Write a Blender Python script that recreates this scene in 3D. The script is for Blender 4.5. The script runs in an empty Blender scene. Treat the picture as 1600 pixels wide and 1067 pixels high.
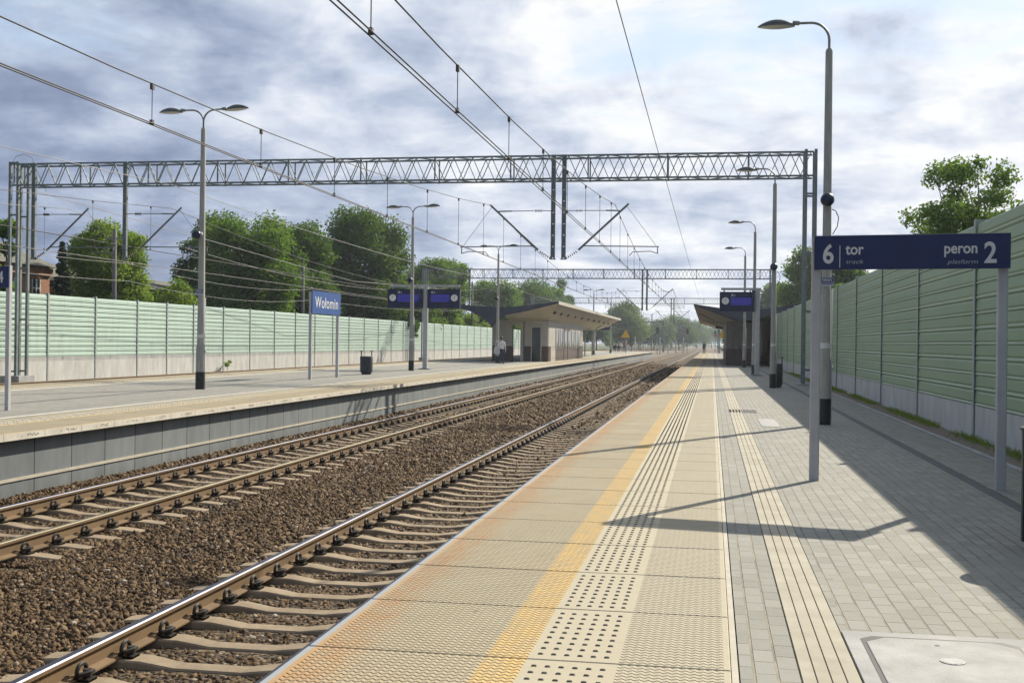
import bpy, math, random
import numpy as np
from mathutils import Vector, Matrix
random.seed(7); RNG = np.random.default_rng(11)
S = bpy.context.scene; COL = S.collection; R = math.radians
DG = bpy.context.evaluated_depsgraph_get

# ------------------------------------------------------------------ camera
CAMH = 1.42
cam_d = bpy.data.cameras.new('camera'); cam = bpy.data.objects.new('camera', cam_d); COL.objects.link(cam)
cam_d.sensor_width = 36; cam_d.lens = 1798.85/1600*36; cam_d.clip_start = .05; cam_d.clip_end = 6000
cam.matrix_world = (Matrix.Translation((0, 0, CAMH)) @ Matrix.Rotation(.1717, 4, 'Z')
                    @ Matrix.Rotation(math.pi/2 + .0003, 4, 'X') @ Matrix.Rotation(.0123, 4, 'Z'))
S.camera = cam
S.view_settings.view_transform = 'Standard'; S.view_settings.look = 'None'
S.view_settings.exposure = .5; S.view_settings.gamma = 1
# ------------------------------------------------------------------ sun and sky
SUN = Vector((1.89, 3.48, 2.58)).normalized()
EL = math.asin(SUN.z); AZ = math.atan2(SUN.x, SUN.y)
sd = bpy.data.lights.new('sun', 'SUN'); sd.energy = 4.9; sd.angle = R(.53); sd.color = (1, .925, .78)
so = bpy.data.objects.new('sun', sd); COL.objects.link(so)
so.rotation_euler = SUN.to_track_quat('Z', 'Y').to_euler(); so.location = (20, 40, 40)
W = bpy.data.worlds.new('World'); S.world = W; W.use_nodes = True

class NT:
    """small helper to write node trees"""
    def __init__(s, tree): s.t = tree; s.n = tree.nodes; s.l = tree.links
    def put(s, sock, v):
        if v is None: return
        if isinstance(v, bpy.types.NodeSocket): s.l.new(v, sock)
        elif isinstance(v, (tuple, list)) and sock.type == 'RGBA': sock.default_value = (*v[:3], 1)
        else: sock.default_value = v
    def math(s, op, a, b=None, c=None, clamp=False):
        n = s.n.new('ShaderNodeMath'); n.operation = op; n.use_clamp = clamp
        for i, v in enumerate((a, b, c)): s.put(n.inputs[i], v)
        return n.outputs[0]
    def vmath(s, op, a, b=None, out=0, scale=None):
        n = s.n.new('ShaderNodeVectorMath'); n.operation = op
        s.put(n.inputs[0], a); s.put(n.inputs[1], b)
        if scale is not None: n.inputs['Scale'].default_value = scale
        return n.outputs['Value'] if out else n.outputs[0]
    def mix(s, f, a, b, blend='MIX'):
        n = s.n.new('ShaderNodeMix'); n.data_type = 'RGBA'; n.blend_type = blend
        s.put(n.inputs[0], f); s.put(n.inputs[6], a); s.put(n.inputs[7], b)
        return n.outputs[2]
    def sep(s, v):
        n = s.n.new('ShaderNodeSeparateXYZ'); s.put(n.inputs[0], v); return n.outputs
    def comb(s, x, y, z):
        n = s.n.new('ShaderNodeCombineXYZ')
        for i, v in enumerate((x, y, z)): s.put(n.inputs[i], v)
        return n.outputs[0]
    def noise(s, v, scale, detail=4, rough=.55, dist=0, lac=2):
        n = s.n.new('ShaderNodeTexNoise'); s.put(n.inputs['Vector'], v); n.inputs['Scale'].default_value = scale
        n.inputs['Detail'].default_value = detail; n.inputs['Roughness'].default_value = rough
        n.inputs['Distortion'].default_value = dist; n.inputs['Lacunarity'].default_value = lac
        return n.outputs['Fac']
    def voro(s, v, scale, feat='F1', out='Distance', rand=1):
        n = s.n.new('ShaderNodeTexVoronoi'); n.feature = feat; s.put(n.inputs['Vector'], v); n.inputs['Scale'].default_value = scale
        n.inputs['Randomness'].default_value = rand
        return n.outputs[out]
    def ramp(s, f, stops):
        n = s.n.new('ShaderNodeValToRGB'); s.put(n.inputs[0], f); e = n.color_ramp.elements
        while len(e) < len(stops): e.new(.5)
        for el, (p, c) in zip(e, stops):
            el.position = p; el.color = (c, c, c, 1) if isinstance(c, (int, float)) else (*c, 1)
        return n.outputs[0]
    def mapr(s, v, a, b, c=0, d=1, smooth=False):
        n = s.n.new('ShaderNodeMapRange'); n.clamp = True
        if smooth: n.interpolation_type = 'SMOOTHSTEP'
        for i, q in enumerate((v, a, b, c, d)): s.put(n.inputs[i], q)
        return n.outputs[0]
    def objco(s):
        return s.n.new('ShaderNodeTexCoord').outputs['Object']
    def geo(s):
        return s.n.new('ShaderNodeNewGeometry').outputs['Position']
    def attr(s, name):
        n = s.n.new('ShaderNodeAttribute'); n.attribute_name = name; return n.outputs['Fac']
    def bump(s, h, dist, strength=1.0):
        n = s.n.new('ShaderNodeBump'); s.put(n.inputs['Height'], h); n.inputs['Distance'].default_value = dist
        n.inputs['Strength'].default_value = strength
        return n.outputs[0]

def build_world():
    T = NT(W.node_tree); T.n.clear()
    out = T.n.new('ShaderNodeOutputWorld'); bg = T.n.new('ShaderNodeBackground'); T.l.new(bg.outputs[0], out.inputs[0])
    sky = T.n.new('ShaderNodeTexSky'); sky.sky_type = 'NISHITA'; sky.sun_disc = False
    sky.sun_elevation = EL; sky.sun_rotation = AZ; sky.air_density = 1; sky.dust_density = .6
    STR = .1
    d = T.n.new('ShaderNodeTexCoord').outputs['Generated']
    x, y, z = T.sep(d)
    zz = T.math('ADD', T.math('MAXIMUM', z, 0.0), .13)
    px, py = T.math('DIVIDE', x, zz), T.math('DIVIDE', y, zz)
    P = T.comb(px, py, 0.0)
    sunward = T.vmath('DOT_PRODUCT', d, tuple(SUN), out=1)   # clouds are brighter towards the sun
    sb = T.mapr(sunward, .30, .93, 0, 1, True)
    big = T.noise(P, .55, 3, .5, .3)
    med = T.noise(T.vmath('ADD', P, (3.1, 7.7, 0)), 2.1, 9, .58, .3)
    fine = T.noise(T.vmath('ADD', P, (9.4, 1.2, 2)), 3.6, 8, .6, .25)
    puff = T.noise(T.vmath('MULTIPLY', d, (5.0, 5.0, 8.5)), 2.2, 9, .57, .35)
    m = T.math('ADD', T.math('MULTIPLY', med, .42), T.math('ADD', T.math('MULTIPLY', fine, .18), T.math('MULTIPLY', puff, .40)))
    lightness = T.math('ADD', T.math('MULTIPLY', T.math('SUBTRACT', m, .5), 2.8), T.math('ADD', T.math('MULTIPLY', sb, .66), .25))
    # the low sky on the shaded side is a heavier blue grey bank
    low = T.mapr(z, .05, .30, 1, 0, True)
    lightness = T.math('SUBTRACT', lightness, T.math('MULTIPLY', T.math('MULTIPLY', low, .16), T.math('SUBTRACT', 1.0, sb)))
    hz = T.mapr(z, .0, .09, 1, 0, True)
    lightness = T.math('ADD', lightness, T.math('MULTIPLY', hz, .10), clamp=True)
    K = 1/STR/1.41
    def c(r, g, b): return (r*K, g*K, b*K)
    cr = T.n.new('ShaderNodeValToRGB'); T.put(cr.inputs[0], lightness); e = cr.color_ramp.elements
    stops = [(0, (.215, .27, .405)), (.28, (.315, .38, .535)), (.55, (.49, .565, .715)), (.80, (.76, .81, .91)), (1, (.98, .99, 1.0))]
    while len(e) < len(stops): e.new(.5)
    for el, (p, q) in zip(e, stops): el.position = p; el.color = (*q, 1)
    cloud = T.vmath('SCALE', cr.outputs[0], scale=K)
    hole = T.mapr(T.math('ADD', T.math('MULTIPLY', big, .55), T.math('MULTIPLY', med, .45)), .51, .60, 0, .7, True)
    hole = T.math('MULTIPLY', hole, T.mapr(z, .12, .25, 0, 1, True))
    blue = T.mix(.55, sky.outputs[0], tuple(v*K for v in (.55, .74, .96)))
    col = T.mix(hole, cloud, blue)
    T.put(bg.inputs[0], col); bg.inputs[1].default_value = STR
build_world()

# ------------------------------------------------------------------ materials
MATS = {}
def mat(name, base=(.5, .5, .5), rough=.7, metal=0, fn=None, spec=.4):
    if name in MATS: return MATS[name]
    m = bpy.data.materials.new(name); m.use_nodes = True; MATS[name] = m
    T = NT(m.node_tree); b = m.node_tree.nodes['Principled BSDF']
    b.inputs['Base Color'].default_value = (*base, 1); b.inputs['Roughness'].default_value = rough
    b.inputs['Metallic'].default_value = metal; b.inputs['Specular IOR Level'].default_value = spec
    if fn: fn(T, b)
    return m
def noisy(a, b_, scale=6, detail=6, lo=.35, hi=.65, bump=0, bscale=80, streak=None, rough=None):
    def fn(T, b):
        p = T.objco()
        q = T.vmath('MULTIPLY', p, streak) if streak else p
        n = T.mapr(T.noise(q, scale, detail, .6), lo, hi)
        T.put(b.inputs['Base Color'], T.mix(n, a, b_))
        if bump: T.put(b.inputs['Normal'], T.bump(T.noise(p, bscale, 4, .6), bump))
        if rough: T.put(b.inputs['Roughness'], T.mapr(n, 0, 1, rough[0], rough[1]))
    return fn
def tri(T, v, period):
    f = T.math('FRACT', T.math('DIVIDE', v, period))
    return T.math('MULTIPLY', T.math('ABSOLUTE', T.math('SUBTRACT', f, .5)), 2.0)

def chevron(T, x, y, px=.038, py=.044, amp=.019):
    """height of the pressed zigzag tread on the slabs"""
    yy = T.math('ADD', y, T.math('MULTIPLY', tri(T, x, px), amp))
    f = T.math('FRACT', T.math('DIVIDE', yy, py))
    g = T.mapr(f, .08, .30, 0, 1, True)
    return T.math('MULTIPLY', g, T.mapr(f, .70, .98, 1, 0, True))

def slab_fn(edge_sign, edge_x, nosing=True):
    """edge slab: grey nosing, rusty stain, buff tread, yellow line, buff tread; x measured from the platform edge inwards"""
    def fn(T, b):
        p = T.objco(); X, Y, Z = T.sep(p)
        s = T.math('MULTIPLY', T.math('SUBTRACT', X, edge_x), edge_sign)
        n1 = T.noise(T.vmath('MULTIPLY', p, (1, .35, 1)), 1.7, 7, .62); n2 = T.noise(p, 26, 5, .6); n3 = T.noise(T.vmath('MULTIPLY', p, (1.6, .5, 1)), 5, 6, .65)
        base = T.mix(T.mapr(n1, .3, .7), (.37, .305, .18), (.44, .375, .24))
        base = T.mix(T.math('MULTIPLY', T.mapr(n2, .3, .75), .35), base, (.33, .285, .21))
        blot = T.mapr(T.noise(T.vmath('MULTIPLY', p, (2.2, 1.0, 1)), 5.5, 9, .72), .36, .62, .22, 1)
        rust = T.math('MULTIPLY', blot, T.mapr(T.math('ADD', s, T.math('MULTIPLY', T.math('SUBTRACT', n3, .5), .22)), .14, .36, 1, 0, True))
        base = T.mix(T.math('MULTIPLY', rust, .92 if nosing else .22), base, (.43, .21, .06))
        slab = T.n.new('ShaderNodeTexWhiteNoise'); slab.noise_dimensions = '1D'
        T.put(slab.inputs['W'], T.math('FLOOR', T.math('SUBTRACT', Y, .11)))
        base = T.mix(T.math('MULTIPLY', slab.outputs['Value'], .34), base, (.29, .255, .18))
        rust2 = T.math('MULTIPLY', T.mapr(T.noise(T.vmath('MULTIPLY', p, (.8, .6, 1)), .9, 5, .6), .5, .72), T.mapr(s, .25, 1.0, .55, 0))
        base = T.mix(T.math('MULTIPLY', rust2, 1.0 if nosing else .4), base, (.41, .25, .11))
        spot = T.mapr(T.noise(p, 7, 3, .5), .70, .76)
        base = T.mix(T.math('MULTIPLY', spot, .5), base, (.12, .10, .08))
        gr = T.mapr(T.noise(T.vmath('MULTIPLY', p, (1.0, 1.6, 1)), 3.1, 8, .7), .52, .70)
        base = T.mix(T.math('MULTIPLY', gr, .30), base, (.24, .20, .145))
        yel = T.math('MULTIPLY', T.math('GREATER_THAN', s, .84 if nosing else .95), T.math('LESS_THAN', s, 1.03))
        wear = T.mapr(T.noise(T.vmath('MULTIPLY', p, (1, .6, 1)), 9, 8, .75), .30, .62, .25, .92)
        base = T.mix(T.math('MULTIPLY', yel, wear), base, (.62, .40, .12))
        inner = T.math('GREATER_THAN', s, 1.03)
        base = T.mix(T.math('MULTIPLY', inner, .55), base, (.47, .42, .31))
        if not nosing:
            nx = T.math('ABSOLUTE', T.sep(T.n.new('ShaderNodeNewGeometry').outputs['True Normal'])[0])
            base = T.mix(T.math('GREATER_THAN', nx, .9), base, T.mix(T.mapr(n3, .35, .7), (.64, .60, .51), (.46, .42, .34)))  # upright rim faces coloured paler, sunlight painted into the concrete
        nos = T.math('LESS_THAN', s, .035 if nosing else -1.0)
        base = T.mix(nos, base, (.30, .32, .33))
        tread = T.math('MAXIMUM', T.math('MULTIPLY', T.math('GREATER_THAN', s, .06), T.math('LESS_THAN', s, 1.03)),
                       T.math('MULTIPLY', T.math('GREATER_THAN', s, 1.44), T.math('LESS_THAN', s, 1.90)))
        h = T.math('MULTIPLY', chevron(T, X, Y), tread)
        groove_tone = T.math('MULTIPLY', T.math('MULTIPLY', T.math('SUBTRACT', 1.0, h), tread), .55)  # tread grooves mixed darker than the ridges
        base = T.mix(groove_tone, base, (.17, .14, .095))
        T.put(b.inputs['Base Color'], base)
        hh = T.math('ADD', h, T.math('MULTIPLY', n2, .12))
        T.put(b.inputs['Normal'], T.bump(hh, .010))
        T.put(b.inputs['Roughness'], T.mapr(n2, .3, .7, .7, .9))
    return fn

def paver_fn(dark=False):
    def fn(T, b):
        p = T.objco(); X, Y, Z = T.sep(p)
        br = T.n.new('ShaderNodeTexBrick'); T.put(br.inputs['Vector'], T.comb(Y, T.math('ADD', X, 10.0), 0.0))
        br.offset = .5; br.inputs['Scale'].default_value = 1; br.inputs['Brick Width'].default_value = .2
        br.inputs['Row Height'].default_value = .1; br.inputs['Mortar Size'].default_value = .0070; br.inputs['Mortar Smooth'].default_value = .4
        br.inputs['Color1'].default_value = (.225, .22, .187, 1); br.inputs['Color2'].default_value = (.31, .30, .26, 1)
        br.inputs['Mortar'].default_value = (.15, .125, .08, 1)
        n = T.noise(p, 2.2, 7, .62); n2 = T.noise(p, 60, 4, .6)
        big = T.mapr(T.noise(T.vmath('MULTIPLY', p, (1, .6, 1)), .7, 7, .68), .42, .68)
        col = T.mix(T.math('MULTIPLY', T.mapr(n, .35, .7), .35), br.outputs['Color'], (.20, .19, .16))
        col = T.mix(T.math('MULTIPLY', big, .32), col, (.19, .175, .135))
        spot = T.mapr(T.noise(p, 9, 2, .5), .71, .76)
        col = T.mix(T.math('MULTIPLY', spot, .55), col, (.085, .08, .07))
        sand = T.math('MULTIPLY', br.outputs['Fac'], T.mapr(T.noise(p, 1.6, 5, .7), .42, .6))
        col = T.mix(T.math('MULTIPLY', sand, .8), col, (.36, .31, .21))
        col = T.mix(T.math('MULTIPLY', T.mapr(n2, .35, .7), .3), col, (.335, .325, .285))
        T.put(b.inputs['Base Color'], col)
        h = T.math('ADD', T.math('SUBTRACT', 1.0, br.outputs['Fac']), T.math('MULTIPLY', n2, .25))
        T.put(b.inputs['Normal'], T.bump(h, .008))
    return fn
def ballast_fn(T, b):
    p = T.objco()
    v = T.n.new('ShaderNodeTexVoronoi'); T.put(v.inputs['Vector'], p); v.inputs['Scale'].default_value = 21
    r = T.sep(v.outputs['Color'])[0]
    c = T.ramp(r, [(0, (.022, .015, .007)), (.35, (.062, .040, .018)), (.7, (.11, .072, .034)), (.92, (.17, .125, .075)), (1, (.28, .235, .175))])
    big = T.mapr(T.noise(T.vmath('MULTIPLY', p, (1, .3, 1)), .8, 5, .6), .35, .7)
    c = T.mix(T.math('MULTIPLY', big, .4), c, (.09, .055, .026))
    T.put(b.inputs['Base Color'], c)
    T.put(b.inputs['Normal'], T.bump(T.math('SUBTRACT', 1.0, v.outputs['Distance']), .05))
def stone_fn(T, b):
    t = T.attr('tint'); p = T.objco()
    c = T.ramp(t, [(0, (.020, .013, .006)), (.25, (.062, .038, .016)), (.6, (.120, .074, .034)), (.84, (.170, .112, .058)), (.95, (.25, .20, .145)), (1, (.42, .38, .32))])
    c = T.mix(T.math('MULTIPLY', T.mapr(T.noise(p, 45, 4, .6), .35, .65), .35), c, (.13, .07, .03))
    oil = T.mapr(T.noise(T.vmath('MULTIPLY', p, (1, .8, 1)), .55, 3, .5), .62, .74)
    c = T.mix(T.math('MULTIPLY', oil, .6), c, (.02, .02, .016))
    T.put(b.inputs['Base Color'], c)
def leaf_mat(name, lo, hi, trans=.4):
    if name in MATS: return MATS[name]
    m = bpy.data.materials.new(name); m.use_nodes = True; MATS[name] = m
    T = NT(m.node_tree); T.n.clear(); out = T.n.new('ShaderNodeOutputMaterial')
    col = T.mix(T.attr('tint'), lo, hi)
    d = T.n.new('ShaderNodeBsdfDiffuse'); T.put(d.inputs[0], col)
    tr = T.n.new('ShaderNodeBsdfTranslucent'); T.put(tr.inputs[0], T.mix(.55, col, (.24, .40, .03), 'MIX'))
    g = T.n.new('ShaderNodeBsdfGlossy'); g.inputs['Roughness'].default_value = .55; g.inputs[0].default_value = (.5, .5, .5, 1)
    m1 = T.n.new('ShaderNodeMixShader'); m1.inputs[0].default_value = trans; T.l.new(d.outputs[0], m1.inputs[1]); T.l.new(tr.outputs[0], m1.inputs[2])
    m2 = T.n.new('ShaderNodeMixShader'); m2.inputs[0].default_value = .04; T.l.new(m1.outputs[0], m2.inputs[1]); T.l.new(g.outputs[0], m2.inputs[2])
    T.l.new(m2.outputs[0], out.inputs[0]); return m
def brickwall_fn(T, b):
    p = T.objco(); X, Y, Z = T.sep(p)
    br = T.n.new('ShaderNodeTexBrick'); T.put(br.inputs['Vector'], T.comb(T.math('ADD', X, Y), Z, 0.0)); br.inputs['Scale'].default_value = 1
    br.inputs['Brick Width'].default_value = .26; br.inputs['Row Height'].default_value = .075; br.inputs['Mortar Size'].default_value = .008
    br.inputs['Color1'].default_value = (.30, .10, .045, 1); br.inputs['Color2'].default_value = (.40, .16, .07, 1); br.inputs['Mortar'].default_value = (.3, .24, .18, 1)
    n = T.mapr(T.noise(p, 1.1, 6, .6), .35, .7)
    T.put(b.inputs['Base Color'], T.mix(T.math('MULTIPLY', n, .4), br.outputs['Color'], (.24, .13, .08)))

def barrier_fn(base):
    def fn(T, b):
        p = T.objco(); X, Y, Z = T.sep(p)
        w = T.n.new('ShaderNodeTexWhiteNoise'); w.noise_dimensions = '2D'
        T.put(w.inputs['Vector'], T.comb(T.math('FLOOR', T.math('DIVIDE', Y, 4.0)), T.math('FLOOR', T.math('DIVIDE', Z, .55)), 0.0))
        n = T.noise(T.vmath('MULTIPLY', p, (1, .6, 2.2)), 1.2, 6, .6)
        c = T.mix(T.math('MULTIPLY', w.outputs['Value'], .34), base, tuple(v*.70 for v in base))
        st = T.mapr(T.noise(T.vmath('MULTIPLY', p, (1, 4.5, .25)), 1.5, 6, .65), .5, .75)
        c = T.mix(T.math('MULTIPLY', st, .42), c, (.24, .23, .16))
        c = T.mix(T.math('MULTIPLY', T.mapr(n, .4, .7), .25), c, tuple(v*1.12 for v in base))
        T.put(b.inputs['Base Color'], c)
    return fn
def concrete(a, b_, **k): return noisy(a, b_, scale=k.get('scale', 3), detail=8, bump=.003, bscale=60)
def panelwall_fn(T, b):
    p = T.objco(); X, Y, Z = T.sep(p)
    f = T.math('FRACT', Y)
    j = T.math('LESS_THAN', T.math('ABSOLUTE', T.math('SUBTRACT', f, .5)), .012)
    w = T.n.new('ShaderNodeTexWhiteNoise'); w.noise_dimensions = '1D'; T.put(w.inputs['W'], T.math('FLOOR', T.math('ADD', Y, .5)))
    n = T.mapr(T.noise(T.vmath('MULTIPLY', p, (1, 2.4, .8)), 1.4, 7, .62), .35, .7)
    c = T.mix(n, (.155, .17, .177), (.215, .23, .23))
    c = T.mix(T.math('MULTIPLY', w.outputs['Value'], .3), c, (.085, .10, .105))
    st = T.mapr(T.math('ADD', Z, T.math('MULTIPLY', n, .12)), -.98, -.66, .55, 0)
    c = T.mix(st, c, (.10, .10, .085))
    c = T.mix(j, c, (.03, .03, .03))
    T.put(b.inputs['Base Color'], c); T.put(b.inputs['Normal'], T.bump(T.noise(p, 40, 4, .6), .003))
def rail_fn(T, b):
    p = T.objco()
    n = T.mapr(T.noise(T.vmath('MULTIPLY', p, (1, .15, 1)), 9, 6, .6), .3, .7)
    T.put(b.inputs['Base Color'], T.mix(n, (.125, .075, .032), (.20, .125, .058)))
    T.put(b.inputs['Normal'], T.bump(T.noise(p, 120, 4, .6), .002))
def sleeper_fn(T, b):
    p = T.objco(); X, Y, Z = T.sep(p)
    inf = T.n.new('ShaderNodeObjectInfo').outputs['Random']
    n = T.mapr(T.noise(p, 5, 8, .65), .3, .7); n2 = T.mapr(T.noise(T.vmath('ADD', p, T.comb(T.math('MULTIPLY', inf, 40.0), 0.0, 0.0)), 2.3, 7, .65), .45, .72)
    c = T.mix(n, (.255, .19, .118), (.37, .285, .185))
    c = T.mix(T.math('MULTIPLY', inf, .30), c, (.20, .155, .10))
    c = T.mix(T.math('MULTIPLY', n2, .55), c, (.115, .08, .045))
    T.put(b.inputs['Base Color'], c); T.put(b.inputs['Normal'], T.bump(T.noise(p, 55, 5, .65), .004))
def steel_fn(T, b):
    p = T.objco()
    n = T.mapr(T.noise(T.vmath('MULTIPLY', p, (40, .3, 1)), 3, 5, .6), .3, .7)
    T.put(b.inputs['Base Color'], T.mix(n, (.045, .047, .062), (.10, .10, .12))); T.put(b.inputs['Roughness'], T.mapr(n, 0, 1, .34, .5))

M = dict(
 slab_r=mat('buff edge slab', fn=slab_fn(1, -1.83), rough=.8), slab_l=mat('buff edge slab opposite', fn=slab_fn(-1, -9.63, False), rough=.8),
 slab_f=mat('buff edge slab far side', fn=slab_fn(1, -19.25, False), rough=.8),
 dots=mat('shaded tactile studs', fn=noisy((.095, .085, .065), (.16, .145, .115), 20), rough=.8),  # dark tone stands for the shade on the studs' near sides
 white=mat('cream edge line', fn=noisy((.43, .39, .30), (.52, .475, .385), 5), rough=.85),
 rib=mat('tactile rib concrete', fn=noisy((.345, .305, .225), (.44, .40, .31), 3), rough=.85),
 ribgroove=mat('tactile groove', fn=noisy((.19, .155, .10), (.27, .225, .15), 5), rough=.9),
 paver=mat('grey block paving', fn=paver_fn(), rough=.85),
 kerb=mat('dark drain kerb', fn=noisy((.085, .087, .09), (.125, .125, .125), 9, bump=.003), rough=.8),
 gravel=mat('sandy soil', fn=noisy((.16, .13, .10), (.27, .22, .17), 14, bump=.02, bscale=30), rough=.95),
 conc=mat('pale concrete', fn=concrete((.30, .295, .28), (.42, .41, .385)), rough=.85),
 conc_w=mat('barrier concrete', fn=noisy((.44, .43, .40), (.57, .56, .52), 1.6, 8, bump=.003, streak=(1, 1.5, .6)), rough=.85),
 pole=mat('pole concrete', fn=noisy((.29, .28, .245), (.385, .375, .33), 5, 7, bump=.002, streak=(3, 3, .5)), rough=.85),
 band=mat('black bitumen paint', fn=noisy((.012, .013, .013), (.028, .028, .026), 10), rough=.55),
 sticker=mat('white band', base=(.6, .6, .58), rough=.6),
 galv=mat('galvanised steel', fn=noisy((.19, .20, .195), (.30, .31, .30), 7, 6), rough=.5, metal=.35),
 truss=mat('weathered galvanised truss', fn=noisy((.13, .16, .16), (.20, .23, .23), 4, 6), rough=.6, metal=.1),
 lampm=mat('lamp housing', fn=noisy((.055, .06, .055), (.095, .10, .09), 8), rough=.45),
 lens=mat('lamp lens', base=(.55, .56, .56), rough=.25),
 blue=mat('navy sign face', fn=noisy((.010, .020, .085), (.014, .026, .10), 2), rough=.4),
 blue2=mat('blue name board', fn=noisy((.022, .075, .25), (.03, .09, .29), 2), rough=.4),
 letter=mat('white lettering', base=(.62, .62, .60), rough=.5),
 letter_dim=mat('pale lettering', base=(.34, .36, .42), rough=.5),
 signpost=mat('grey painted steel', fn=noisy((.40, .40, .40), (.48, .48, .475), 3, 5), rough=.45),
 spk=mat('navy loudspeaker', base=(.008, .014, .045), rough=.35),
 navybox=mat('display casing', fn=noisy((.008, .012, .045), (.012, .018, .06), 3), rough=.35),
 clock=mat('clock face', base=(.75, .75, .70), rough=.5),
 black=mat('black rubber', base=(.012, .012, .012), rough=.6),
 bin=mat('charcoal bin steel', fn=noisy((.022, .026, .028), (.04, .045, .048), 6), rough=.5),
 rust=mat('rail rust', fn=rail_fn, rough=.75), steel=mat('polished rail head', fn=steel_fn, rough=.25, metal=1),
 dullhead=mat('dull rail head', fn=noisy((.085, .075, .042), (.14, .12, .07), 6, streak=(1, .2, 1)), rough=.55, metal=.4),
 sleeper=mat('sleeper concrete', fn=sleeper_fn, rough=.85),
 clip=mat('black rail clip', fn=noisy((.012, .011, .010), (.035, .028, .02), 30), rough=.5),
 ballast=mat('ballast bed', fn=ballast_fn, rough=.9), stone=mat('ballast stone', fn=stone_fn, rough=.85, spec=.3),
 wallface=mat('platform wall panels', fn=panelwall_fn, rough=.85),
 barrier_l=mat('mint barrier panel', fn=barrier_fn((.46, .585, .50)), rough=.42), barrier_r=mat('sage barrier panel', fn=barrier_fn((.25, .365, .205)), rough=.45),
 trimlight=mat('barrier pale trim', base=(.40, .47, .33), rough=.5),
 bpost=mat('barrier post', fn=noisy((.30, .34, .31), (.40, .44, .41), 5), rough=.55),
 soil=mat('verge soil', fn=noisy((.10, .075, .05), (.20, .15, .10), 3, 8, bump=.05, bscale=12), rough=.95),
 turf=mat('rough ground', fn=noisy((.035, .06, .015), (.08, .10, .035), 2, 8, bump=.05, bscale=6), rough=.95),
 brick=mat('red brick', fn=brickwall_fn, rough=.85), roof=mat('weathered roof felt', fn=noisy((.10, .10, .075), (.16, .155, .12), 2, 7), rough=.85),
 render=mat('drab render', fn=noisy((.11, .10, .075), (.16, .145, .11), 2, 7), rough=.9),
 winframe=mat('pale window frame', base=(.55, .55, .52), rough=.5),
 glass=mat('dark window glass', base=(.02, .03, .03), rough=.08, spec=.6),
 cream=mat('shelter beige cladding', fn=noisy((.40, .375, .32), (.47, .445, .385), 1.5, 5), rough=.6),
 plinth=mat('shelter brown plinth', fn=noisy((.075, .05, .045), (.105, .075, .065), 3), rough=.6),
 soffit=mat('shelter soffit boards', fn=noisy((.46, .43, .36), (.54, .51, .43), 1.5, 5), rough=.55),
 fascia=mat('shelter dark fascia', fn=noisy((.035, .043, .065), (.05, .06, .085), 2), rough=.45),
 bark=mat('bark', fn=noisy((.05, .035, .022), (.10, .075, .05), 8, 6, streak=(3, 3, .6)), rough=.9),
 wire=mat('copper wire', base=(.075, .072, .068), rough=.7), wire_b=mat('sunlit pale wire', base=(.30, .29, .275), rough=.7),  # second wire is paler: sun on the far left wires put into colour
 insul=mat('brown insulator', base=(.035, .02, .015), rough=.3), yellow=mat('yellow sign', base=(.70, .42, .02), rough=.5),
 wood=mat('weathered pole', fn=noisy((.12, .115, .105), (.19, .18, .165), 6, 6, streak=(4, 4, .5)), rough=.9),
 skin=mat('skin', base=(.42, .24, .16), rough=.55), hair=mat('dark hair', base=(.015, .012, .01), rough=.5), shoe=mat('black shoes', base=(.015, .015, .015), rough=.5),
 pinkclay=mat('terracotta stain', base=(.4, .2, .1)),
)
def emis_mat(name, base, e):
    m = mat(name, base, .25); b = m.node_tree.nodes['Principled BSDF']
    b.inputs['Emission Color'].default_value = (*base, 1); b.inputs['Emission Strength'].default_value = e; return m
M['screen'] = emis_mat('lit blue screen', (.028, .028, .21), .25)
M['red_lamp'] = emis_mat('red signal lamp', (.9, .05, .03), 1.5)
cloth = {}
def clothm(name, c):
    if name not in cloth: cloth[name] = mat(name, fn=noisy(tuple(v*.8 for v in c), c, 12), rough=.85)
    return cloth[name]
L_DARK = leaf_mat('dark green leaves', (.018, .058, .008), (.062, .135, .020), .34)
L_MID = leaf_mat('mid green leaves', (.038, .095, .013), (.11, .20, .028), .42)
L_YEL = leaf_mat('yellow green leaves', (.10, .16, .016), (.24, .31, .042), .48)
L_GREY = leaf_mat('grey green leaves', (.075, .125, .05), (.15, .21, .085), .42)
L_FIR = leaf_mat('fir needles', (.008, .02, .008), (.025, .045, .018), .1)
L_GRASS = leaf_mat('verge grass', (.10, .15, .015), (.26, .30, .04), .5)
L_FAR = leaf_mat('distant leaves', (.05, .095, .045), (.10, .16, .075), .35)

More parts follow.
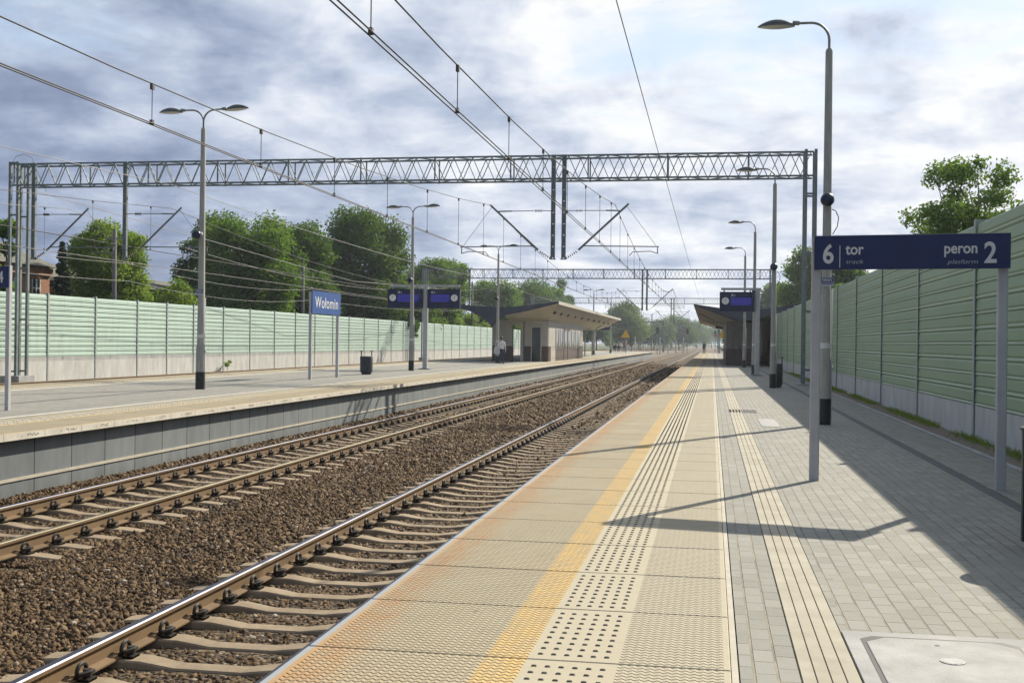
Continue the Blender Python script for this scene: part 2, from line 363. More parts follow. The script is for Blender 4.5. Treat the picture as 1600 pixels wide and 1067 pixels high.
# ------------------------------------------------------------------ mesh helpers
class MB:
    def __init__(s): s.v = []; s.f = []; s.m = []
    def add(s, vs, fs, mi=0):
        o = len(s.v); s.v += [tuple(v) for v in vs]
        for f in fs: s.f.append(tuple(o+i for i in f)); s.m.append(mi)
    def box(s, x0, x1, y0, y1, z0, z1, mi=0, c=0):
        if c:
            c = min(c, (x1-x0)/2.01, (y1-y0)/2.01)
            return s.prism([(x0+c, y0), (x1-c, y0), (x1, y0+c), (x1, y1-c), (x1-c, y1), (x0+c, y1), (x0, y1-c), (x0, y0+c)], z0, z1, 'z', mi)
        s.add([(x0, y0, z0), (x1, y0, z0), (x1, y1, z0), (x0, y1, z0), (x0, y0, z1), (x1, y0, z1), (x1, y1, z1), (x0, y1, z1)],
              [(3, 2, 1, 0), (4, 5, 6, 7), (0, 1, 5, 4), (1, 2, 6, 5), (2, 3, 7, 6), (3, 0, 4, 7)], mi)
    def prism(s, poly, a, b, axis='y', mi=0, caps=True):
        """poly of 2D points extruded along axis: z -> (x,y), y -> (x,z), x -> (y,z)"""
        def P(p, t): return (p[0], p[1], t) if axis == 'z' else (p[0], t, p[1]) if axis == 'y' else (t, p[0], p[1])
        n = len(poly); vs = [P(p, a) for p in poly] + [P(p, b) for p in poly]
        fs = [(i, (i+1) % n, n+(i+1) % n, n+i) for i in range(n)]
        if axis == 'y': fs = [f[::-1] for f in fs]
        if caps:
            c0, c1 = tuple(range(n))[::-1], tuple(range(n, 2*n))
            fs += [c0, c1] if axis != 'y' else [c0[::-1], c1[::-1]]
        s.add(vs, fs, mi)
    def bar(s, a, b, w=.05, h=None, mi=0):
        """square bar between two points"""
        a, b = Vector(a), Vector(b); h = h or w; d = (b-a).normalized()
        up = Vector((0, 0, 1)) if abs(d.z) < .9 else Vector((0, 1, 0))
        u = d.cross(up).normalized()*w/2; v = u.normalized().cross(d).normalized()*h/2
        vs = [a+u+v, a-u+v, a-u-v, a+u-v, b+u+v, b-u+v, b-u-v, b+u-v]
        s.add(vs, [(0, 1, 2, 3), (7, 6, 5, 4), (0, 4, 5, 1), (1, 5, 6, 2), (2, 6, 7, 3), (3, 7, 4, 0)], mi)
    def tube(s, pts, r, n=8, mi=0, caps=True):
        pts = [Vector(p) for p in pts]; rs = r if isinstance(r, (list, tuple)) else [r]*len(pts); o = len(s.v); prev = None
        for i, p in enumerate(pts):
            d = (pts[min(i+1, len(pts)-1)]-pts[max(i-1, 0)]).normalized()
            if prev is None:
                up = Vector((0, 0, 1)) if abs(d.z) < .9 else Vector((1, 0, 0)); u = d.cross(up).normalized()
            else: u = (prev-d*prev.dot(d)).normalized()
            prev = u; v = d.cross(u)
            for k in range(n):
                t = 2*math.pi*k/n; s.v.append(tuple(p+(u*math.cos(t)+v*math.sin(t))*rs[i]))
        for i in range(len(pts)-1):
            for k in range(n):
                s.f.append((o+i*n+k, o+i*n+(k+1) % n, o+(i+1)*n+(k+1) % n, o+(i+1)*n+k)); s.m.append(mi)
        if caps:
            s.f.append(tuple(o+k for k in range(n))[::-1]); s.m.append(mi)
            e = o+(len(pts)-1)*n; s.f.append(tuple(e+k for k in range(n))); s.m.append(mi)
    def lathe(s, prof, c=(0, 0, 0), n=16, mi=0):
        s.tube([(c[0], c[1], c[2]+z) for r, z in prof], [max(r, 1e-4) for r, z in prof], n, mi)
    def ball(s, c, r, n=14, sc=(1, 1, 1), mi=0):
        k = n//2; vs = []; fs = []
        for i in range(k+1):
            t = math.pi*i/k
            for j in range(n):
                a = 2*math.pi*j/n; vs.append((c[0]+r*sc[0]*math.sin(t)*math.cos(a), c[1]+r*sc[1]*math.sin(t)*math.sin(a), c[2]+r*sc[2]*math.cos(t)))
        for i in range(k):
            for j in range(n): fs.append((i*n+j, (i+1)*n+j, (i+1)*n+(j+1) % n, i*n+(j+1) % n))
        s.add(vs, fs, mi)
    def build(s, name, mats, parent=None, smooth=False, bevel=0):
        me = bpy.data.meshes.new(name); me.from_pydata(s.v, [], s.f)
        mats = mats if isinstance(mats, (list, tuple)) else [mats]
        for m in mats: me.materials.append(m)
        if len(mats) > 1: me.polygons.foreach_set('material_index', s.m)
        if smooth: me.polygons.foreach_set('use_smooth', [True]*len(s.f))
        me.update(); o = bpy.data.objects.new(name, me); COL.objects.link(o)
        if parent: o.parent = parent
        if smooth == 2: 
            me.set_sharp_from_angle(angle=R(40))
        if bevel:
            b = o.modifiers.new('bevel', 'BEVEL'); b.width = bevel; b.segments = 2; b.limit_method = 'ANGLE'; b.angle_limit = R(40)
        return o
def tag(o, label=None, cat=None, group=None, kind=None):
    if label: o['label'] = label
    if cat: o['category'] = cat
    if group: o['group'] = group
    if kind: o['kind'] = kind
    return o
def thing(name, label, cat, loc=(0, 0, 0), group=None, rz=0):
    o = bpy.data.objects.new(name, None); COL.objects.link(o); o.location = loc; o.rotation_euler = (0, 0, rz)
    return tag(o, label, cat, group)
def struct(o): o['kind'] = 'structure'; return o
def copy_tree(o, parent=None):
    c = o.copy(); COL.objects.link(c); c.parent = parent
    for ch in list(o.children): copy_tree(ch, c)
    return c
def text_part(name, txt, size, m, parent, loc, rot=(math.pi/2, 0, 0), bold=.0, align='LEFT', sx=1, shear=0, gap=1.0):
    cu = bpy.data.curves.new(name, 'FONT'); cu.body = txt; cu.size = size; cu.extrude = .0015; cu.offset = bold; cu.align_x = align; cu.shear = shear; cu.space_character = gap
    t = bpy.data.objects.new('tmp', cu); COL.objects.link(t)
    me = bpy.data.meshes.new_from_object(t.evaluated_get(DG())); bpy.data.objects.remove(t); me.materials.clear(); me.materials.append(m)
    o = bpy.data.objects.new(name, me); COL.objects.link(o); o.parent = parent; o.location = loc; o.rotation_euler = rot; o.scale = (sx, 1, 1)
    return o
def np_mesh(name, V, Q, m, tint=None, parent=None):
    """mesh from numpy verts (n,3) and quads (k,4), with an optional per-face tint"""
    me = bpy.data.meshes.new(name); nv, nf = len(V), len(Q)
    me.vertices.add(nv); me.vertices.foreach_set('co', np.ascontiguousarray(V, dtype=np.float32).ravel())
    me.loops.add(nf*4); me.loops.foreach_set('vertex_index', np.ascontiguousarray(Q, dtype=np.int32).ravel())
    me.polygons.add(nf); me.polygons.foreach_set('loop_start', np.arange(0, nf*4, 4, dtype=np.int32))
    me.materials.append(m); me.update(calc_edges=True)
    if tint is not None:
        a = me.attributes.new('tint', 'FLOAT', 'FACE'); a.data.foreach_set('value', np.ascontiguousarray(tint, dtype=np.float32))
    o = bpy.data.objects.new(name, me); COL.objects.link(o)
    if parent: o.parent = parent
    return o

XE, XEL, XEF, ZL = -1.83, -9.63, -19.25, .05       # platform edges; ZL height of the opposite platform
RT = -.755                                         # rail top of the two near tracks
YEND, YENDL = 188, 196
# ------------------------------------------------------------------ ground
def sheet(name, x0, x1, y0, y1, z, m):
    b = MB(); b.add([(x0, y0, z), (x1, y0, z), (x1, y1, z), (x0, y1, z)], [(0, 1, 2, 3)]); return struct(b.build(name, m))
sheet('ground', -2500, 2500, -600, 4000, -1.6, M['turf'])
b = MB(); b.box(-120, -28.75, -30, 900, -1.6, -.42); b.box(4.25, 90, -30, 900, -1.6, -.06); struct(b.build('verge', M['turf']))
b = MB(); b.box(-9.9, -1.72, -20, 1000, -1.55, -.985); struct(b.build('ballast_bed', M['ballast']))
b = MB(); b.box(-28.6, -19.0, -20, 1000, -1.55, -.60); struct(b.build('ballast_bed', M['ballast']))
b = MB(); b.box(-19.1, -9.95, YENDL+.1, 1000, -1.55, -.95); b.box(-1.72, 4.2, YEND+.1, 1000, -1.55, -.9); struct(b.build('path', M['soil']))

# ------------------------------------------------------------------ platform 2, where the camera stands
Y0 = -4
b = MB(); b.box(-1.70, 4.24, Y0, YEND, -1.55, -.105); struct(b.build('platform', M['conc']))
def slab_strip(name, x0, x1, y0, y1, z, m, off):
    """one-metre slabs with open joints and softened edges"""
    b = MB(); k = y0+off
    while k < y1:
        c = .006; a, e = k+.004, k+.996
        # bevelled top edges
        vs = [(x0, a, z-.1), (x1, a, z-.1), (x1, e, z-.1), (x0, e, z-.1), (x0, a, z-c), (x1, a, z-c), (x1, e, z-c), (x0, e, z-c),
              (x0+c, a+c, z), (x1-c, a+c, z), (x1-c, e-c, z), (x0+c, e-c, z)]
        b.add(vs, [(0, 1, 5, 4), (1, 2, 6, 5), (2, 3, 7, 6), (3, 0, 4, 7), (4, 5, 9, 8), (5, 6, 10, 9), (6, 7, 11, 10), (7, 4, 8, 11), (8, 9, 10, 11)])
        k += 1
    return struct(b.build(name, m))
slab_strip('platform_slabs', XE, .10, Y0, YEND-1, 0, M['slab_r'], .11)
b = MB(); b.box(.103, .132, Y0, YEND, -.1, -.0015); struct(b.build('edge_line', M['white']))
b = MB(); b.box(.139, .392, Y0, YEND, -.1, -.004); b.box(.652, 2.655, Y0, YEND, -.1, -.004); b.box(2.795, 3.52, Y0, YEND, -.1, -.006); struct(b.build('paving', M['paver']))
b = MB()
for i in range(4): b.box(.40+i*.0625, 0.40+i*.0625+.0560, Y0, YEND, -.06, .001, 0, .0)
struct(b.build('tactile_paving', M['rib']))
b = MB(); b.box(.394, .65, Y0, YEND, -.1, -.008); struct(b.build('tactile_groove', M['ribgroove']))
b = MB(); b.box(2.659, 2.791, Y0, YEND, -.1, -.012); struct(b.build('drain_kerb', M['kerb']))
b = MB(); b.box(3.525, 3.60, Y0, YEND, -.1, .012); struct(b.build('kerb', M['conc']))
# gently uneven soil strip at the foot of the barrier
n = 400; ys = np.linspace(Y0, YEND, n); V = []; 
for y in ys:
    for x in np.linspace(3.604, 4.2, 6): V.append((x, y, -.03+.05*(x-3.6)/.6+.012*math.sin(y*2.1+x*9)+RNG.uniform(-.008, .008)))
Q = [(i*6+j, i*6+j+1, (i+1)*6+j+1, (i+1)*6+j) for i in range(n-1) for j in range(5)]
struct(np_mesh('soil_strip', np.array(V), np.array(Q), M['gravel']))
# raised tactile studs: six rows, near-side shade put into their dark colour
b = MB(); y = 3.2
while y < 60:
    for i in range(6):
        if int(math.floor(y-.11)) != int(math.floor(y+.03-.11)): continue
        x = XE+1.065+i*.0605; c = .005
        b.add([(x, y, 0), (x+.026, y, 0), (x+.026, y+.019, 0), (x, y+.019, 0), (x+c, y+c, .006), (x+.026-c, y+c, .006), (x+.026-c, y+.019-c, .006), (x+c, y+.019-c, .006)],
              [(4, 5, 6, 7), (0, 1, 5, 4), (1, 2, 6, 5), (2, 3, 7, 6), (3, 0, 4, 7)])
    y += .0995
for i in range(6):
    x = XE+1.065+i*.0605; b.box(x, x+.029, 60, YEND, -.002, .005)
struct(b.build('tactile_studs', M['dots']))

# ------------------------------------------------------------------ opposite platform
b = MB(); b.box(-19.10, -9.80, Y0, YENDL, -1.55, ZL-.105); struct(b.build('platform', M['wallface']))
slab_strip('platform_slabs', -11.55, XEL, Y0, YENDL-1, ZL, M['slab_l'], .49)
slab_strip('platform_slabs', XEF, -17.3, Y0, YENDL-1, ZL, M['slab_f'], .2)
b = MB(); b.box(-11.63, -11.553, Y0, YENDL, ZL-.1, ZL+.002); b.box(-17.297, -17.21, Y0, YENDL, ZL-.1, ZL+.002); struct(b.build('edge_line', mat('white painted line', fn=noisy((.58, .56, .50), (.70, .68, .62), 6), rough=.8)))
b = MB(); b.box(-17.207, -11.633, Y0, YENDL, ZL-.1, ZL-.004); struct(b.build('paving', M['paver']))
b = MB(); b.box(-9.797, -9.78, Y0, YENDL, -.655, -.612); struct(b.build('wall_ledge', M['white']))
b = MB(); b.box(-14.0, -13.87, Y0, 78, ZL-.003, ZL+.001); struct(b.build('drain_kerb', M['kerb']))
b = MB(); y = 10
while y < 60:
    for i in range(5): b.box(XEL-1.36+i*.06, XEL-1.36+i*.06+.034, y, y+.13, ZL, ZL+.010)
    for i in range(5): b.box(XEF+1.1+i*.06, XEF+1.1+i*.06+.034, y, y+.13, ZL, ZL+.010)
    y += .25
struct(b.build('tactile_studs', M['white']))
# stencilled code on the rim of every slab
b = MB(); k = Y0+.49
while k < 60:
    if k > 11:
        y = k+.57
        for i in range(random.randint(5, 7)):
            w = random.choice((.028, .034, .022)); yy = y+i*.047
            for q in range(random.randint(2, 3)):
                z0 = ZL-.066+random.choice((0, .012, .024)); b.box(XEL, XEL+.002, yy, yy+w*random.uniform(.4, 1), z0, z0+random.choice((.007, .02)))
        b.box(XEL, XEL+.002, k+.42, k+.436, ZL-.062, ZL-.046)
    k += 1
struct(b.build('rim_stencil', mat('faded stencil ink', base=(.20, .17, .13), rough=.9)))

# ------------------------------------------------------------------ tracks
RAILP = [(-.075, -.172), (.075, -.172), (.075, -.160), (.012, -.140), (.009, -.05), (.036, -.036), (.036, -.010), (.026, 0), (-.026, 0), (-.036, -.010), (-.036, -.036), (-.009, -.05), (-.012, -.140), (-.075, -.160)]
def make_rail(parent, x, y1, head):
    b = MB(); pr = [(x+p[0], RT+p[1]) for p in RAILP]; n = len(pr)
    ys = [-10, 12, 30, 60, 120, 250, y1]
    for a, c in zip(ys[:-1], ys[1:]):
        for i in range(n):
            p, q = pr[i], pr[(i+1) % n]; mi = 1 if i in (6, 7, 8) else 0
            b.add([(p[0], a, p[1]), (p[0], c, p[1]), (q[0], c, q[1]), (q[0], a, q[1])], [(0, 1, 2, 3)], mi)
    return b.build('rail', [M['rust'], head], parent)
def sleeper_mesh(b, cx, y, seat=RT-.178):
    """concrete sleeper: high rail seats, waisted and lower in the middle"""
    xs = [-1.3, -1.0, -.52, -.26, .26, .52, 1.0, 1.3]; zt = [-.022, .004, .004, -.034, -.034, .004, .004, -.022]; hw = [.10, .105, .105, .092, .092, .105, .105, .10]
    vs = []
    for x, z, w in zip(xs, zt, hw):
        for dy, dz in ((-w-.03, -.19), (-w, z-.012), (-w+.012, z), (w-.012, z), (w, z-.012), (w+.03, -.19)): vs.append((cx+x, y+dy, seat+dz))
    fs = [(i*6+j, (i+1)*6+j, (i+1)*6+j+1, i*6+j+1) for i in range(7) for j in range(5)] + [(5, 4, 3, 2, 1, 0), tuple(42+k for k in range(6))]
    b.add(vs, [f[::-1] for f in fs])
def fastening_mesh(b, cx, y, sgn):
    """coiled spring clip with its shoulder on both sides of one rail"""
    x0 = cx+sgn*.7535; z = RT-.165
    for sd_ in (-1, 1):
        b.box(x0+sd_*.115-.045, x0+sd_*.115+.045, y-.055, y+.055, z-.02, z+.012) if sd_ > 0 else b.box(x0-.16, x0+.16, y-.055, y+.055, z-.022, z+.004)
        pts = [(x0+sd_*(.055), y-.05, z+.012), (x0+sd_*.10, y-.065, z+.045), (x0+sd_*.15, y-.02, z+.055), (x0+sd_*.15, y+.02, z+.055), (x0+sd_*.10, y+.065, z+.045), (x0+sd_*.055, y+.05, z+.012)]
        b.tube(pts, .016, 6)
        b.tube([(x0+sd_*.115, y, z), (x0+sd_*.115, y, z+.07)], .028, 8)
        ring = [(x0+sd_*.075, y+.062*math.cos(a), z+.052+.052*math.sin(a)) for a in np.linspace(-.6, 3.74, 9)]
        b.tube(ring, .015, 6)
def make_track(label, axis, first, n_full, n_clip, y1, heads):
    t = thing('railway_track', label, 'railway track', (0, 0, 0), 'railway tracks between the two platforms')
    for sgn, hd in zip((-1, 1), heads): make_rail(t, axis+sgn*.7535, y1, hd)
    sb = MB(); sleeper_mesh(sb, axis, 0); s0 = sb.build('sleeper', M['sleeper'], t); s0.location.y = first
    cl = []
    for sgn in (-1, 1):
        cb = MB(); fastening_mesh(cb, axis, 0, sgn); c = cb.build('rail_fastening', M['clip'], s0, smooth=2); cl.append(c)
    for i in range(1, n_full):
        s = s0.copy(); COL.objects.link(s); s.parent = t; s.location.y = first+.6*i
        if i < n_clip:
            for c in cl: cc = c.copy(); COL.objects.link(cc); cc.parent = s
    rb, fb = MB(), MB()
    for i in range(n_clip, int((150-first)/.6)):
        for sgn in (-1, 1):
            x0 = axis+sgn*.7535; y = first+.6*i
            fb.box(x0+.06, x0+.15, y-.06, y+.06, RT-.18, RT-.105)
    for i in range(n_full, int((min(y1, 320)-first)/.6)): sleeper_mesh(rb, axis, first+.6*i)
    tag(fb.build('distant_fastenings', M['clip'], t), kind='stuff'); tag(rb.build('distant_sleepers', M['sleeper'], t), kind='stuff')
    return t
AX1, AX2 = -3.545, -8.105
make_track('near railway track with polished rails beside the buff platform edge', AX1, 6.07, 100, 50, 700, (M['steel'], M['steel']))
make_track('railway track with rusty rails along the foot of the opposite platform wall', AX2, 11.35, 100, 50, 700, (M['steel'], M['dullhead']))
# the two tracks behind the opposite platform: only the farthest rail shows
for ax, lab in ((-21.0, 'track hidden just behind the opposite platform'), (-25.4, 'farthest track, its brown rail showing in front of the mint barrier')):
    t = thing('railway_track', lab, 'railway track')
    for sgn in (-1, 1):
        b = MB(); b.prism([(ax+sgn*.7535+p[0], -.37+p[1]) for p in RAILP], -10, 600, 'y'); b.build('rail', M['rust'], t)
    b = MB()
    for i in range(300): b.box(ax-1.3, ax+1.3, 10+.6*i-.11, 10+.6*i+.11, -.62, -.545)
    tag(b.build('distant_sleepers', M['sleeper'], t), kind='stuff')

# ballast stones in front, as real angular pebbles
def stones():
    cube = np.array([[-1, -1, -1], [1, -1, -1], [1, 1, -1], [-1, 1, -1], [-1, -1, 1], [1, -1, 1], [1, 1, 1], [-1, 1, 1]], float)
    quads = np.array([[3, 2, 1, 0], [4, 5, 6, 7], [0, 1, 5, 4], [1, 2, 6, 5], [2, 3, 7, 6], [3, 0, 4, 7]])
    P = []
    for y0, y1, dens, size in ((4.0, 12, 1500, .0195), (12, 20, 900, .023), (20, 32, 420, .030), (32, 48, 190, .040), (48, 76, 95, .052), (76, 130, 45, .07)):
        nn = int((y1-y0)*7.9*dens); x = RNG.uniform(-9.78, -1.85, nn); y = RNG.uniform(y0, y1, nn)
        k = (x > -.8*y-2.2); x, y = x[k], y[k]; P.append(np.stack([x, y, np.full(len(x), size)], 1))
    P = np.concatenate(P); x, y, sz = P.T
    keep = np.ones(len(x), bool); z = np.full(len(x), -.985)
    for ax, first in ((AX1, 6.07), (AX2, 11.35)):
        dx = np.abs(x-ax); ph = np.abs((y-first+.3) % .6-.3)
        on = (dx < 1.28) & (ph < .135); drop = RNG.uniform(0, 1, len(x)) < .994
        keep &= ~(on & drop)
        keep &= ~((np.abs(dx-.7535) < .10))
        z = np.where((dx < 1.3), -.985-.030*(dx < .70), z)
    # shoulder heaped against the opposite wall and loose humps in the six-foot
    z = z+np.where(x < -9.2, .085*np.clip((-9.2-x)/.4, 0, 1), 0)+.02*np.sin(y*.9+x*1.7)*np.sin(x*2.3)*(np.abs(x+5.85) < .9)
    z = z+np.where(np.abs(x+5.85) < .95, .012, 0)+RNG.uniform(-.006, .02, len(x))
    x, y, z, sz = x[keep], y[keep], z[keep], sz[keep]; n = len(x)
    V = cube[None]*(1+RNG.uniform(-.62, .35, (n, 8, 3)))
    V = V*(sz[:, None, None]*RNG.uniform(.36, 1.5, (n, 1, 3))*RNG.uniform(.65, 1.25, (n, 1, 1)))
    q = RNG.normal(size=(n, 4)); q /= np.linalg.norm(q, axis=1, keepdims=True); w, a, b_, c = q.T
    Rm = np.stack([1-2*(b_*b_+c*c), 2*(a*b_-c*w), 2*(a*c+b_*w), 2*(a*b_+c*w), 1-2*(a*a+c*c), 2*(b_*c-a*w), 2*(a*c-b_*w), 2*(b_*c+a*w), 1-2*(a*a+b_*b_)], 1).reshape(n, 3, 3)
    V = np.einsum('nij,nkj->nki', Rm, V)+np.stack([x, y, z], 1)[:, None]
    Q = quads[None]+(np.arange(n)*8)[:, None, None]
    t = np.repeat(np.clip(RNG.beta(1.15, 1.5, n), 0, 1), 6)
    tag(np_mesh('ballast', V.reshape(-1, 3), Q.reshape(-1, 4), M['stone'], t), kind='stuff')
stones()

# ------------------------------------------------------------------ noise barriers
def barrier(name, label, x, face, posts, zb, zc, zt, mats, depth):
    """face = +1 when the side we see looks to +x. concrete base boards, ribbed panels, steel posts"""
    t = thing('noise_barrier', label, 'noise barrier')
    for a, c in zip(posts[:-1], posts[1:]):
        a, c = a+.06, c-.06
        b = MB(); b.box(x-.06, x+.06, a, c, zb-.3, zc); b.build('concrete_board', M['conc_w'], t)
        # ribbed profile
        z = zc+.012; prof = []; i = 0
        H = (zt-zc-.02); nm = 6; mh = H/nm
        for k in range(nm):
            q = zc+.012+k*mh
            prof += [(.066, q), (.066, q+.035*mh), (.040, q+.07*mh), (.060, q+.12*mh), (.052, q+.40*mh), (.036, q+.46*mh), (.066, q+.52*mh), (.064, q+.56*mh), (.042, q+.60*mh), (.058, q+.66*mh), (.050, q+.93*mh), (.038, q+.97*mh)]
        prof = [(.066-(.066-p[0])*depth, p[1]) for p in prof]
        full = [(x+face*p[0], p[1]) for p in prof]; back = [(x-face*p[0], p[1]) for p in prof][::-1]
        poly = full+back
        if face > 0: poly = poly[::-1]
        b = MB()
        n = len(poly); vs = [(p[0], a, p[1]) for p in poly]+[(p[0], c, p[1]) for p in poly]
        b.add(vs, [(i, (i+1) % n, n+(i+1) % n, n+i) for i in range(n)])
        for i in range(n): b.m[i] = 1 if (i % 12 in (0, 1, 6) if face < 0 else False) and i < len(prof) else 0
        b.build('panel', mats, t)
    for y in posts:
        b = MB(); w = .055
        b.box(x-.085, x-.070, y-w, y+w, zb-.3, zt+.05); b.box(x+.070, x+.085, y-w, y+w, zb-.3, zt+.05); b.box(x-.070, x+.070, y-.006, y+.006, zb-.3, zt+.05)
        b.build('post', M['bpost'], t)
    return t
postsR = [3.9+5*i for i in range(34)]
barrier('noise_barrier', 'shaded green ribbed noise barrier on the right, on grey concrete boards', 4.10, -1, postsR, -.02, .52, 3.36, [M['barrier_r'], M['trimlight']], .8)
pl = [46.05-4*i for i in range(4, 0, -1)]+[46.05, 50.0, 54.0, 57.2, 60.4, 64.4, 68.4, 72.5, 76.4, 80.4, 84.4, 88.4]
while pl[-1] < 196: pl.append(pl[-1]+4.1)
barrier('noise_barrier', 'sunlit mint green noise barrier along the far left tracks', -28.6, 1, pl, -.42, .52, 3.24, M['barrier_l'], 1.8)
# grass along the foot of the right barrier
def grass(y0, y1, n, x0, x1, hmax, name='verge_grass'):
    y = RNG.uniform(y0, y1, n); dens = .5+.5*np.sin(y*1.3)*np.sin(y*.47+1)
    k = RNG.uniform(0, 1, n) < np.clip(dens*1.6-.15, .05, 1); y = y[k]; n = len(y)
    x = x1-np.abs(RNG.normal(0, .33, n))*(x1-x0); h = RNG.uniform(.25, 1, n)*hmax; a = RNG.uniform(0, 6.28, n); ln = RNG.normal(0, .5, (n, 2))*h[:, None]
    w = .006; dx, dy = np.cos(a)*w, np.sin(a)*w; z = np.full(n, .0)
    V = np.stack([np.stack([x-dx, y-dy, z], 1), np.stack([x+dx, y+dy, z], 1), np.stack([x+dx*.3+ln[:, 0], y+dy*.3+ln[:, 1], z+h], 1), np.stack([x-dx*.3+ln[:, 0], y-dy*.3+ln[:, 1], z+h], 1)], 1)
    tag(np_mesh(name, V.reshape(-1, 3), np.arange(4*n).reshape(-1, 4), L_GRASS, RNG.uniform(0, 1, n)), kind='stuff')
grass(14, 60, 9000, 3.72, 4.02, .10)

# ------------------------------------------------------------------ lamps
def arm_and_head(b_arm, b_head, b_lens, sgn, ztop, reach=.55, rise=.38, tilt=.0):
    pts = []
    for i in range(9):
        t = i/8*math.pi/2; r = rise*.85
        pts.append((sgn*(r-r*math.cos(t)), 0, ztop+.12+(rise-r)+r*math.sin(t)-.02))
    x0, z0 = sgn*rise*.85, ztop+.10+rise
    b_arm.tube([(0, 0, ztop-.02)]+pts+[(sgn*reach, 0, z0+tilt*.1)], .024, 8)
    # almond shaped head
    b_arm.tube([(sgn*(reach-.02), 0, z0+tilt*.1), (sgn*(reach+.10), 0, z0+.01+tilt*.12)], .042, 8)
    L = .66; n = 14; c0 = reach+.06
    ring = []
    for i in range(n+1):
        t = i/n; w = .15*math.sin(math.pi*min(1, t*.94+.05))**.7; h = .135*(math.sin(math.pi*(t*.92+.05)))**.8
        row = []
        for j in range(9):
            a = math.pi*j/8; row.append((sgn*(c0+L*t), w*math.cos(a), z0+tilt*(.12+t*L*.5)-.055+h*math.sin(a)-.0*t))
        ring.append(row)
    vs = [p for r_ in ring for p in r_]; fs = []
    for i in range(n):
        for j in range(8):
            q = (i*9+j, (i+1)*9+j, (i+1)*9+j+1, i*9+j+1); fs.append(q if sgn > 0 else q[::-1])
    b_head.add(vs, fs)
    low = []
    for i in range(n+1):
        t = i/n; r_ = ring[i]; dz = .035*math.sin(math.pi*t)
        for j in range(5):
            u = j/4; x = r_[0][0]; y = r_[0][1]*(1-u)+r_[8][1]*u; low.append((x, y, r_[0][2]-dz*math.sin(math.pi*u)))
    fs = []
    for i in range(n):
        for j in range(4):
            q = (i*5+j, i*5+j+1, (i+1)*5+j+1, (i+1)*5+j); fs.append(q if sgn > 0 else q[::-1])
    b_lens.add(low, fs)
def make_lamp(label, loc, zt, r0, r1, rtop, sides, group, speaker=None, plate=None, plate_txt='TEREN', conduit=True):
    t = thing('platform_lamp', label, 'street lamp', loc, group)
    b = MB(); b.tube([(0, 0, .46), (0, 0, 1.12), (0, 0, 1.20), (0, 0, zt-.05), (0, 0, zt)], [r0, r0*.97, r1, rtop, rtop*.7], 12)
    b.build('pole', M['pole'], t, smooth=2)
    b = MB(); b.tube([(0, 0, 0), (0, 0, .465)], r0+.004, 12); b.build('painted_base', M['band'], t, smooth=2)
    b = MB(); b.tube([(0, 0, 1.37), (0, 0, 1.47)], r1+.004, 12); b.build('white_band', M['sticker'], t, smooth=2)
    for i, s in enumerate(sides):
        ba, bh, bl = MB(), MB(), MB(); arm_and_head(ba, bh, bl, s, zt, tilt=.0 if s < 0 else .16)
        ba.build('arm', M['galv'], t, smooth=2); h = bh.build('lamp_head', M['lampm'], t, smooth=True); bl.build('lens', M['lens'], h, smooth=True)
    if speaker:
        b = MB(); x, z = speaker
        b.lathe([(.02, -.11), (.075, -.10), (.118, -.03), (.122, .04), (.10, .085), (.05, .12), (.01, .125)], (0, 0, 0), 18)
        o = b.build('loudspeaker', M['spk'], t, smooth=True); o.rotation_euler = (R(78), 0, R(12)); o.location = (x, -r1-.10, z)
        b = MB(); b.ball((0, 0, 0), .055, 10); o2 = b.build('speaker_bracket', M['sticker'], t, smooth=True); o2.location = (x+(.085 if x < .0 else .06), -r1-.01, z+.03)
        b = MB(); sgn = 1
        b.tube([(r1*.9, -.02, z-.15), (r1+.06, -.02, z-.18), (r1+.11, -.02, z-.30), (r1+.09, -.02, z-.46), (r1+.01, -.02, z-.60)], .009, 6); b.build('cable', M['black'], t, smooth=True)
    if conduit:
        b = MB(); b.tube([(r1+.018, 0, .02), (r1+.018, 0, 2.45)], .012, 6); b.tube([(r1+.02, -.0, 1.06), (r1+.05, 0, .99)], .02, 6); b.build('conduit', M['sticker'], t, smooth=True)
    if plate:
        b = MB(); b.box(-.12, .12, -r1-.022, -r1-.012, plate-.085, plate+.075); p = b.build('warning_plate', mat('pale enamel plate', base=(.42, .44, .50), rough=.5), t)
        b = MB(); b.box(-.115, .115, -r1-.026, -r1-.0235, plate-.01, plate+.07); b.build('plate_panel', mat('plate blue', base=(.06, .07, .16), rough=.5), p)
        text_part('lettering', plate_txt, .062, M['letter'], p, (-.10, -r1-.029, plate+.008), bold=.001)
        b = MB(); b.box(-.10, .10, -r1-.0265, -r1-.024, plate-.045, plate-.025); b.build('small_print', mat('plate ink', base=(.12, .12, .2)), p)
    return t
GR = 'single arm lamps along the right platform'
lampR = [
 make_lamp('tall single arm lamp nearest the camera, behind the navy track sign', (2.03, 21.47, 0), 6.78, .104, .088, .064, (-1,), GR, (-.02, 4.03), 2.57),
 make_lamp('second single arm lamp on the right platform, with a bin at its foot', (2.01, 39.1, 0), 6.78, .104, .088, .064, (-1,), GR, (-.02, 4.0), None),
 make_lamp('third single arm lamp, beside the right departure display post', (1.98, 55.9, 0), 6.78, .104, .088, .064, (-1,), GR, (-.02, 4.0), None),
 make_lamp('farthest single arm lamp, in front of the right shelter wall', (1.98, 72.4, 0), 6.9, .104, .088, .064, (-1,), GR, (-.02, 4.0), None)]
GL = 'double arm lamps along the opposite platform'
lampL = []
